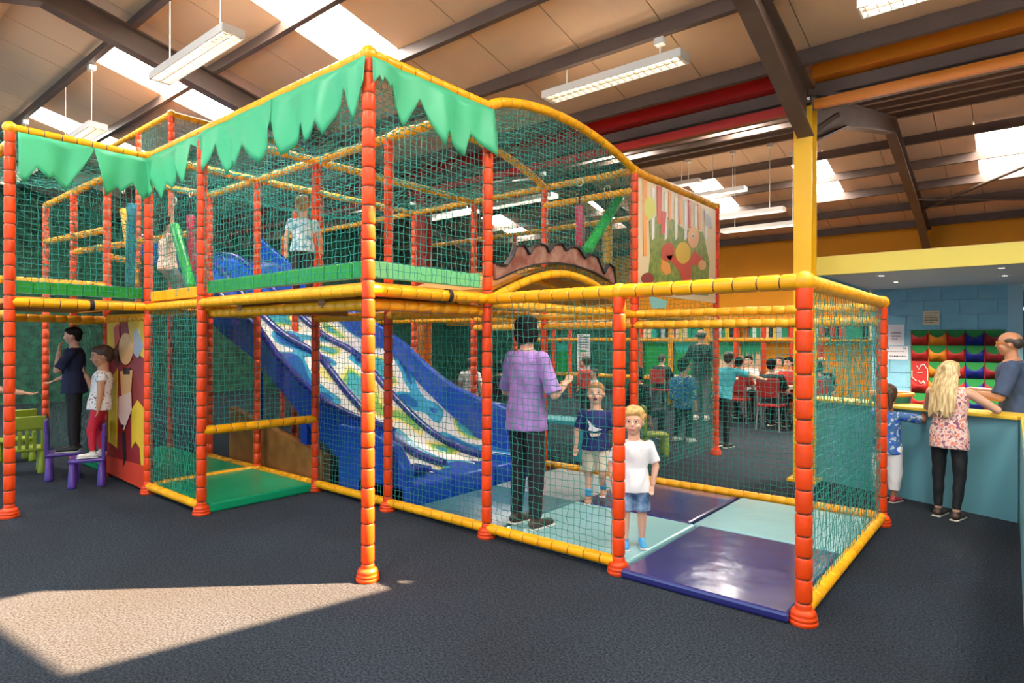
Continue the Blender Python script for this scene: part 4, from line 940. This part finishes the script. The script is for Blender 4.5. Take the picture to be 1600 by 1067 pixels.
def spots(name, base, cols, scale, thr=.62):
    if name in MATS: return MATS[name]
    m = mat(name, base, .7); nt = m.node_tree; N = nt.nodes; L = nt.links; b = N['Principled BSDF']
    tc = N.new('ShaderNodeTexCoord'); n = N.new('ShaderNodeTexNoise'); n.inputs['Scale'].default_value = scale; n.inputs['Detail'].default_value = 1; L.new(tc.outputs['Object'], n.inputs['Vector'])
    r = N.new('ShaderNodeValToRGB'); r.color_ramp.interpolation = 'CONSTANT'; r.color_ramp.elements[0].color = (*base, 1); r.color_ramp.elements[1].position = thr; r.color_ramp.elements[1].color = (*cols[0], 1)
    for k, c in enumerate(cols[1:]): e_ = r.color_ramp.elements.new(1 - thr - .04 * k if k == 0 else .3); e_.color = (*base, 1); r.color_ramp.elements[0].color = (*c, 1); break
    L.new(n.outputs['Fac'], r.inputs['Fac']); L.new(r.outputs['Color'], b.inputs['Base Color']); return m
def zb(p): return p   # readability
H_DARK = mat('hair_black', (.012, .009, .008), .8, .2); H_BROWN = mat('hair_brown', (.06, .028, .015), .5); H_BLOND = mat('hair_blond', (.62, .36, .12), .45, var=.3, vscale=25); H_GINGER = mat('hair_sandy', (.42, .20, .06), .5, var=.2, vscale=20); H_LBLOND = mat('hair_light_blond', (.62, .38, .13), .4, var=.3, vscale=1, col2=(.85, .66, .36), stretch=(70, 70, 3)); H_GREY = mat('hair_greying', (.05, .04, .035), .5)
C_PURP = mat('shirt_purple', (.34, .20, .50), .75, var=.18, vscale=9); C_BLK = mat('cloth_black', (.010, .010, .013), .7); C_NAVY = mat('cloth_navy', (.012, .016, .055), .75); C_DNAVY = mat('tshirt_navy', (.012, .020, .13), .75); C_WHT = mat('cloth_white', (.78, .76, .76), .75); C_BEIGE = mat('cloth_beige', (.62, .54, .40), .75); C_DENIM = mat('denim_light', (.10, .24, .48), .75, var=.4, vscale=14, col2=(.35, .5, .68)); C_RED = mat('leggings_red', (.55, .012, .035), .65); C_GREYJ = mat('jeans_grey', (.14, .15, .17), .75); C_TEAL = mat('top_teal', (.06, .42, .50), .7); C_STEEL = mat('tshirt_steel_blue', (.045, .075, .145), .75); C_REDT = mat('top_red', (.5, .03, .02), .7); C_PINKT = mat('top_pale_pink', (.80, .58, .48), .7)
C_PRINT = spots('top_white_print', (.78, .74, .70), [(.15, .12, .14), (.55, .25, .2)], 30, .66); C_FLORAL = spots('top_pink_print', (.80, .58, .50), [(.30, .10, .16), (.75, .22, .16)], 34, .58); C_BLUEP = spots('top_blue_print', (.06, .16, .34), [(.45, .55, .65), (.02, .10, .55)], 30, .60); C_HOOD = spots('hoodie_blue_print', (.02, .12, .40), [(.25, .45, .25), (.05, .3, .6)], 24, .60); C_LBLUE = spots('top_light_blue', (.50, .66, .74), [(.15, .35, .45), (.8, .8, .8)], 22, .62)
S_BLUE = mat('shoe_blue', (.06, .36, .66), .6); S_TAN = mat('shoe_tan', (.55, .24, .13), .6); S_BLK = mat('shoe_black', (.012, .012, .012), .5); S_RED = mat('shoe_maroon', (.35, .03, .04), .5); S_WHT = mat('shoe_white', (.7, .66, .6), .5); S_BRN = mat('boot_brown', (.06, .03, .02), .5)

# woman in the purple shirt (back to us, arms folded forward)
person('woman seen from behind in a purple shirt and black trousers on the mats', (-3.16, 4.01, .06), -.12, 1.70, hair=H_DARK, hair_style='bob', shirt=C_PURP, sleeve=.95, shirt_long=.12, legs='long', legm=C_BLK, shoe=S_BRN,
       arms={'R': ((.28, .12, -1), (-.35, .85, .25)), 'L': ((-.28, .12, -1), (.25, .9, .15))}, vox=.010, face=False, legp={'R': ((.06, .0, -1), (0, -.02, -1)), 'L': ((-.05, .06, -1), (0, -.08, -1))})
# boy in the navy printed T-shirt, running towards us
ang_cam = lambda x, y: math.atan2(0 - y, 0 - x) - math.pi / 2
j = person('running boy in navy printed T-shirt and beige shorts with blue socks', (-3.13, 5.03, .06), ang_cam(-3.2, 4.98) - .1, 1.13, True, hair=H_GINGER, hair_style='short', shirt=C_DNAVY, sleeve=.8, legs='shorts', legm=C_BEIGE, shoe=S_TAN,
       arms={'R': ((.22, -.02, -1), (.05, .25, -1)), 'L': ((-.22, .0, -1), (-.05, .2, -1))}, legp={'R': ((.02, .05, -1), (0, .0, -1)), 'L': ((-.02, .25, -1), (0, -.8, -1))}, vox=.007, mouth_open=True, headr=(0, .12))
c = j['hip'] + j['U'] * j['tl'] * .55 + j['Fw'] * .092
pr = MB(); pr.prism([c + V(-.07, .004, -.02), c + V(.0, .006, .0), c + V(.07, .004, .07), c + V(.05, .004, .01), c + V(.06, .004, -.03), c + V(.0, .006, -.04)], (0, .008, 0)); pr.build('shirt_print', C_WHT, j['e'])
pr = MB(); pr.prism([c + V(-.06, .004, -.05), c + V(.05, .004, -.06), c + V(.03, .005, -.09), c + V(-.04, .004, -.08)], (0, .008, 0)); pr.build('shirt_print', C_PINKT, j['e'])
for q in 'RL':
    a = j['a' + q]; k = j['k' + q]; sk = MB(); cone(sk, a + (k - a) * .02, a + (k - a) * .34, .030, .034, True, True); sk.build('sock', S_BLUE, j['e'])
# toddler in white
j = person('blond curly toddler in white T-shirt and denim shorts by the front post', (-2.235, 4.12, .06), ang_cam(-2.2, 4.15) + .12, 1.02, True, hair=H_BLOND, hair_style='curly', shirt=C_WHT, sleeve=.8, shirt_long=.12, legs='shorts', legm=C_DENIM, shoe=S_BLUE,
       arms={'R': ((.28, .05, -1), (-.10, .35, -1)), 'L': ((-.22, -.02, -1), (.22, .30, -1))}, legp={'R': ((.02, .0, -1), (0, -.02, -1)), 'L': ((-.04, -.05, -1), (0, -.12, -1))}, vox=.0065, headr=(-.25, .02))
# kids on the chairs
j = person('boy in dark printed T-shirt standing on a purple chair with hand at mouth', (-8.42, 2.30, .305), 2.72, 1.40, hair=H_DARK, shirt=C_NAVY, sleeve=.9, shirt_long=.1, legs='long', legm=C_BLK, shoe=S_BLK,
       arms={'L': ((-.05, .55, -.85), (.28, -.05, 1)), 'R': ((.2, .1, -1), (.1, .6, -.3))}, vox=.009, headr=(0, -.08))
c = j['hip'] + j['U'] * j['tl'] * .55 + j['Fw'] * .115
pm = MB()
for a, b_, w_ in ((-.05, .06, .10), (.0, .02, .12), (.02, -.03, .09), (-.02, -.08, .11)): pm.box(c + V(a, .0, b_), (w_, .02, .028))
pm.build('shirt_print', mat('print_gold', (.35, .22, .08), .6), j['e'])
person('girl in white printed top and red leggings standing on a purple chair', (-7.78, 2.36, .305), 2.75, 1.22, True, skin='tan', hair=H_BROWN, hair_style='ponytail', shirt=C_PRINT, sleeve=.35, shirt_long=.05, legs='tight', legm=C_RED, shoe=S_WHT,
       arms={'L': ((-.15, .05, -1), (-.05, .1, -1)), 'R': ((.05, .6, -.8), (-.15, .4, 1))}, legp={'R': ((.02, .06, -1), (0, -.12, -1)), 'L': ((-.03, .25, -1), (0, -.05, -1))}, lean=(0, -.1, 1), vox=.008, headr=(.2, -.15))
person('adult in white and black reaching an arm behind the leftmost post', (-8.25, 1.28, 0), .3, 1.62, hair=H_BROWN, shirt=C_WHT, sleeve=.6, legs='long', legm=C_BLK, shoe=S_BLK, arms={'R': ((.6, .4, -.9), (.3, .8, -.2))}, vox=.011)
# children upstairs
person('child in pale pink top climbing with one arm raised in the upper bay', (-7.78, 3.05, 1.975), -.2, 1.12, True, skin='tan', hair=H_DARK, hair_style='short', shirt=C_PINKT, sleeve=.5, legs='long', legm=C_GREYJ, shoe=S_BLK,
       arms={'R': ((.25, .1, 1), (.02, .1, 1)), 'L': ((-.7, .1, -.9), (-.35, .1, -1))}, vox=.009, face=False, legp={'R': ((.1, .5, -.5), (0, -.5, -.9)), 'L': ((-.1, .4, -.6), (0, -.5, -.9))})
person('sandy haired boy in light blue top walking on the upper deck', (-5.08, 3.15, 1.975), .9, .92, True, hair=H_GINGER, shirt=C_LBLUE, sleeve=.6, legs='long', legm=C_BLK, shoe=S_BLK, arms={'R': ((.25, .25, -1), (0, .6, -.6))}, vox=.008, headr=(.1, 0))
# at the counter
person('girl with long blond hair in pink printed top and black leggings leaning on the counter', (-.53, 6.80, 0), -.25, 1.39, hair=H_LBLOND, hair_style='long', shirt=C_FLORAL, sleeve=0, shirt_long=.18, legs='tight', legm=C_BLK, shoe=S_BRN, lean=(-.02, .10, 1),
       arms={'R': ((.62, .55, -.6), (-.4, 1, .0)), 'L': ((-.35, .75, -.75), (.6, .8, .0))}, legp={'R': ((.05, -.05, -1), (-.05, -.12, -1)), 'L': ((-.03, .0, -1), (.0, -.02, -1))}, vox=.009, face=False, headr=(-.1, .0))
person('small girl in blue top and white trousers leaning against the teal counter', (-1.06, 7.13, 0), -.35, 1.16, True, skin='dark', hair=H_BROWN, hair_style='ponytail', shirt=C_BLUEP, sleeve=.9, shirt_long=.1, legs='crop', legm=C_WHT, shoe=S_RED,
       arms={'R': ((.55, .6, -.15), (-.3, .7, .3)), 'L': ((-.3, .7, .0), (.5, .5, .5))}, legp={'R': ((.02, .03, -1), (0, -.1, -1)), 'L': ((-.06, .0, -1), (0, -.04, -1))}, vox=.008, face=False, headr=(.7, .0))
person('balding man in steel blue T-shirt and orange glasses behind the counter', (-.04, 7.55, 0), math.pi / 2 - .0, 1.66, hair=H_GREY, hair_style='bald', shirt=C_STEEL, sleeve=.95, shirt_long=.1, legs='long', legm=C_BLK, shoe=S_BLK, lean=(0, .12, 1), skin='tan', wide=1.15,
       arms={'L': ((-.15, .35, -1), (.3, .9, .05)), 'R': ((.1, .35, -1), (-.1, .9, .1))}, vox=.010, glasses=True)

# ------------------------------------------------------------------ seating area and far toddler zone
FARG = 'people in the seating area'
person('person in black crouching with long dark hair beside the backpack boy', (-4.78, 8.95, 0), -.3, 1.55, hair=H_DARK, hair_style='bob', shirt=C_BLK, sleeve=1.7, legs='long', legm=C_BLK, shoe=S_BLK, sit=.42, legp={'R': ((.2, .9, .1), (0, -.1, -1)), 'L': ((-.2, .9, .1), (0, -.1, -1))}, vox=.012, face=False, group=FARG)
person('boy in blue patterned hoodie with backpack walking away', (-4.16, 9.28, 0), -.25, 1.32, True, hair=H_DARK, shirt=C_HOOD, sleeve=1.6, shirt_long=.15, legs='long', legm=C_BLK, shoe=S_WHT, bag=C_HOOD, vox=.011, face=False, group=FARG, legp={'R': ((.03, .15, -1), (0, -.05, -1)), 'L': ((-.03, -.1, -1), (0, -.3, -1))})
person('tall man in black top and grey jeans standing with back turned', (-5.05, 12.1, 0), .25, 1.80, hair=H_GREY, hair_style='bald', shirt=C_BLK, sleeve=.8, legs='long', legm=C_GREYJ, shoe=S_WHT, skin='tan', vox=.014, face=False, group=FARG, arms={'L': ((-.3, .2, -1), (.3, .8, -.3))})
person('woman in teal top and black trousers bending over a table', (-3.50, 9.15, 0), -.2, 1.42, hair=H_BROWN, shirt=C_TEAL, sleeve=.7, legs='long', legm=C_BLK, shoe=S_BLK, lean=(.1, .25, 1), vox=.012, face=False, group=FARG, arms={'R': ((.5, .8, -.3), (.1, 1, -.2)), 'L': ((-.1, .8, -.6), (.1, 1, 0))})
person('child in red top standing far behind the navy T-shirt boy', (-7.35, 11.4, 0), 1.2, 1.25, True, hair=H_BROWN, shirt=C_REDT, sleeve=1.6, legs='long', legm=C_BLK, shoe=S_BLK, vox=.014, group=FARG)
person('small child in white top beside the one in red', (-7.0, 11.2, 0), 2.4, 1.0, True, hair=H_BROWN, shirt=C_WHT, sleeve=.6, legs='long', legm=C_GREYJ, shoe=S_BLK, vox=.014, group=FARG)
# tables with red chairs
REDC = mat('red_chair', (.42, .02, .015), .5); TOPM = mat('table_top', (.68, .46, .28), .4); LEGM = mat('chrome_leg', (.5, .5, .5), .3, metal=.8)
def table(x, y, rz, lab):
    e = empty('dining_table', (x, y, 0), rz, lab, 'table', 'tables in the seating area')
    MB().box((0, 0, .73), (1.15, .72, .035)).build('tabletop', TOPM, e, .01); MB().box((0, 0, .69), (1.0, .58, .05)).build('apron', REDC, e)
    for a in (-1, 1):
        for b in (-1, 1): MB().tube([(a * .5, b * .28, 0), (a * .5, b * .28, .68)], .022, 8).build('leg', LEGM, e)
def dchair(x, y, rz, lab):
    e = empty('dining_chair', (x, y, 0), rz, lab, 'chair', 'red chairs in the seating area')
    MB().box((0, 0, .45), (.42, .42, .05)).build('seat', REDC, e, .015); MB().box((0, .2, .76), (.40, .04, .34), M=Matrix.Rotation(-.12, 3, 'X')).build('backrest', REDC, e, .015)
    for a in (-1, 1):
        for b in (-1, 1): MB().tube([(a * .18, b * .18, .43), (a * .2, b * .21, 0)], .014, 8).build('leg', LEGM, e)
        MB().tube([(a * .18, .2, .43), (a * .18, .21, .70)], .014, 8).build('back_post', LEGM, e)
tabs = [(-4.3, 12.9, .1, 'beige topped dining table right of the tall man'), (-3.3, 12.2, 0, 'beige topped dining table nearest the corner post'), (-3.9, 15.2, .1, 'dining table farthest back by the orange wall'), (-6.6, 14.2, 0, 'dining table behind the green panels post')]
for t in tabs: table(*t)
seated = [(-4.6, 13.55, math.pi, H_DARK, C_WHT, 'seated person in white top at the far side of the table'), (-3.95, 13.5, math.pi, H_BROWN, C_PRINT, 'seated person with brown hair in patterned top at the table'), (-3.6, 12.9, math.pi * .9, H_DARK, C_REDT, 'seated person in red top facing us at the near table'), (-3.0, 12.85, math.pi, H_BLOND, C_BLK, 'seated blond person in black at the near table'),
          (-3.50, 11.5, 0, H_DARK, C_BLK, 'seated person in black with back turned at the near table'), (-2.78, 11.6, .1, H_BROWN, C_GREYJ, 'seated person in grey beside the one in black'), (-4.35, 12.25, .1, H_DARK, C_REDT, 'seated person in red with back turned at the beige table'), (-3.9, 15.9, math.pi, H_GREY, C_TEAL, 'seated person in teal near the orange wall'), (-6.6, 13.5, 0, H_BROWN, C_BLK, 'seated person in black at the table by the green panels')]
for k, (x, y, rz, hr, cl, lab) in enumerate(seated):
    person(lab, (x, y, 0), rz, 1.62, hair=hr, hair_style='bob' if k % 2 else 'short', shirt=cl, sleeve=.8, legs='long', legm=C_BLK, shoe=S_BLK, sit=.50, legp={'R': ((.12, 1, 0), (0, -.05, -1)), 'L': ((-.12, 1, 0), (0, -.05, -1))}, vox=.016, group=FARG, face=abs(rz) > 2, arms={'R': ((.2, .4, -1), (-.2, .9, .1)), 'L': ((-.2, .4, -1), (.2, .9, .1))})
    dchair(x + .0, y + .0, rz + math.pi, 'red dining chair under the ' + ' '.join(lab.split()[:11]))
person('dark haired person seated on the floor beyond the slide wall with arm raised', (-7.4, 8.6, 0), .4, 1.6, hair=H_DARK, hair_style='bob', shirt=C_BLK, sleeve=.6, legs='long', legm=C_BLK, shoe=S_BLK, sit=.45, legp={'R': ((.12, 1, 0), (0, -.05, -1)), 'L': ((-.12, 1, 0), (0, -.05, -1))}, arms={'R': ((.9, .2, -.1), (.1, .3, 1))}, vox=.014, face=False, group=FARG)
person('grey haired person seated beyond the slide', (-8.9, 9.4, 0), .5, 1.6, hair=H_GREY, shirt=C_WHT, sleeve=.6, legs='long', legm=C_BLK, shoe=S_BLK, sit=.45, legp={'R': ((.12, 1, 0), (0, -.05, -1)), 'L': ((-.12, 1, 0), (0, -.05, -1))}, vox=.014, face=False, group=FARG)
# aqua bench outside the back rail
bn = empty('aqua_bench', (-4.9, 7.0, 0), .0, 'aqua painted bench table behind the back rail of the mats', 'bench')
MB().box((0, 0, .50), (1.1, .45, .05)).build('bench_top', mat('aqua_paint', (.05, .42, .48), .45), bn, .01)
for a in (-.42, .42): MB().box((a, 0, .24), (.16, .38, .48)).build('leg', MATS['aqua_paint'], bn, .01)
# far toddler play zone: low orange posts, yellow rails, green and cream scenic boards with leaf fringe
tz = empty('toddler_play_zone', (-6.5, 13.9, 0), label='low toddler play zone with green scenic boards and yellow rails beyond the tables', cat='play frame')
zo = Vector((-6.5, 13.9, 0)); BGREEN = mat('board_green', (.008, .30, .03), .4); TURQ = mat('leaf_turquoise', (.02, .42, .32), .45); PLANK = mat('plank_cream', (.78, .55, .36), .5); DGLEAF = mat('leaf_green', (.01, .28, .12), .45)
yz = 14.6
def zx(u, y=yz): return ony(u, 520, y).x - zo.x
posts_u = [868, 893, 1003, 1050, 1108, 1152, 1195, 1240, 1285]
for u in posts_u: MB().tube([(zx(u), .62, 0), (zx(u), .62, 1.95)], .06, 8).build('post', YELLOW2 if u in (1050, 1108) else ORANGE2, tz)
for z in (1.62, .65): MB().tube([(zx(840), .6, z), (zx(1300), .6, z)], .055, 8).build('rail', YELLOW2, tz)
MB().tube([(zx(840), .6, 1.98), (zx(1300), .6, 1.98)], .06, 8).build('rail', YELLOW2, tz)
for a, b, m, lf in ((870, 893, BGREEN, TURQ), (1006, 1048, BGREEN, None), (1054, 1106, BGREEN, TURQ), (1124, 1152, PLANK, DGLEAF), (1156, 1192, PLANK, DGLEAF)):
    xa, xb_ = zx(a), zx(b)
    if m is PLANK:
        n = 5
        for k in range(n): MB().box((xa + (xb_ - xa) * (k + .5) / n, .74, .98), ((xb_ - xa) / n - .01, .03, 1.2)).build('plank', m, tz)
    else: MB().box(((xa + xb_) / 2, .74, 1.0), (xb_ - xa, .03, 1.2)).build('scenic_board', m, tz)
    if lf:
        n = 7; out = [(xa, .70, 1.60)]
        for k in range(n): out += [(xa + (xb_ - xa) * (k + .5) / n, .70, 1.05 + random.uniform(0, .25)), (xa + (xb_ - xa) * (k + 1) / n, .70, 1.38)]
        out += [(xb_, .70, 1.60)]; MB().prism(out, (0, .012, 0)).build('leaf_fringe', lf, tz)
# shelf of coloured books / games along the wall above the zone
sf = empty('game_shelf', (-6.2, 18.37, 1.62), label='long shelf of upright coloured boxes high on the far wall', cat='shelf')
MB().box((0, 0, 0), (7.0, .3, .04)).build('shelf_board', YELP, sf); MB().box((0, 0, .48), (7.0, .3, .04)).build('shelf_board', YELP, sf)
cols = [WHT, DGLEAF, BLK, YB, TURQ, RED1, GRYB, CREAM]
rr = random.Random(11)
for k in range(7): MB().box((-3.4 + k * 1.13, 0, .24), (.05, .3, .46)).build('divider', REDC, sf)
x = -3.3; n = 0
while x < 3.3:
    w = rr.uniform(.09, .19)
    if rr.random() < .85:
        p = Vector((-6.2 + x, 18.35, 1.64)); ci = rr.randrange(len(cols)); bx = MB().box((0, 0, .17), (w - .01, .2, rr.uniform(.28, .38))).build('box_file', cols[ci], None, 0, Matrix.Translation(p))
        tag(bx, 'upright %s box on the long far wall shelf' % ('white', 'green', 'black', 'yellow', 'turquoise', 'red', 'grey', 'cream')[ci], 'box', 'upright boxes on the far shelf'); n += 1
    x += w
# white poster with a drawn face next to the zone
ps = empty('poster', ony(912, 545, 14.42), label='white poster with rows of print and a green and red drawing beyond the nets', cat='poster')
MB().box((0, 0, -.1), (.42, .01, 1.0)).build('sheet', PAPER, ps)
ik = MB()
for r_ in range(5): ik.box((0, -.007, .32 - r_ * .07), (.34, .002, .022))
ik.build('print', INK, ps); MB().lathe([(0, 0), (.09, 0)], (0, -.008, -.18), 14, Matrix.Rotation(math.pi / 2, 3, 'X')).build('drawing', PINKB, ps); MB().box((0, -.008, -.06), (.2, .002, .06)).build('drawing', BGREEN, ps); MB().box((0, -.008, -.42), (.24, .002, .2)).build('drawing', RED1, ps)
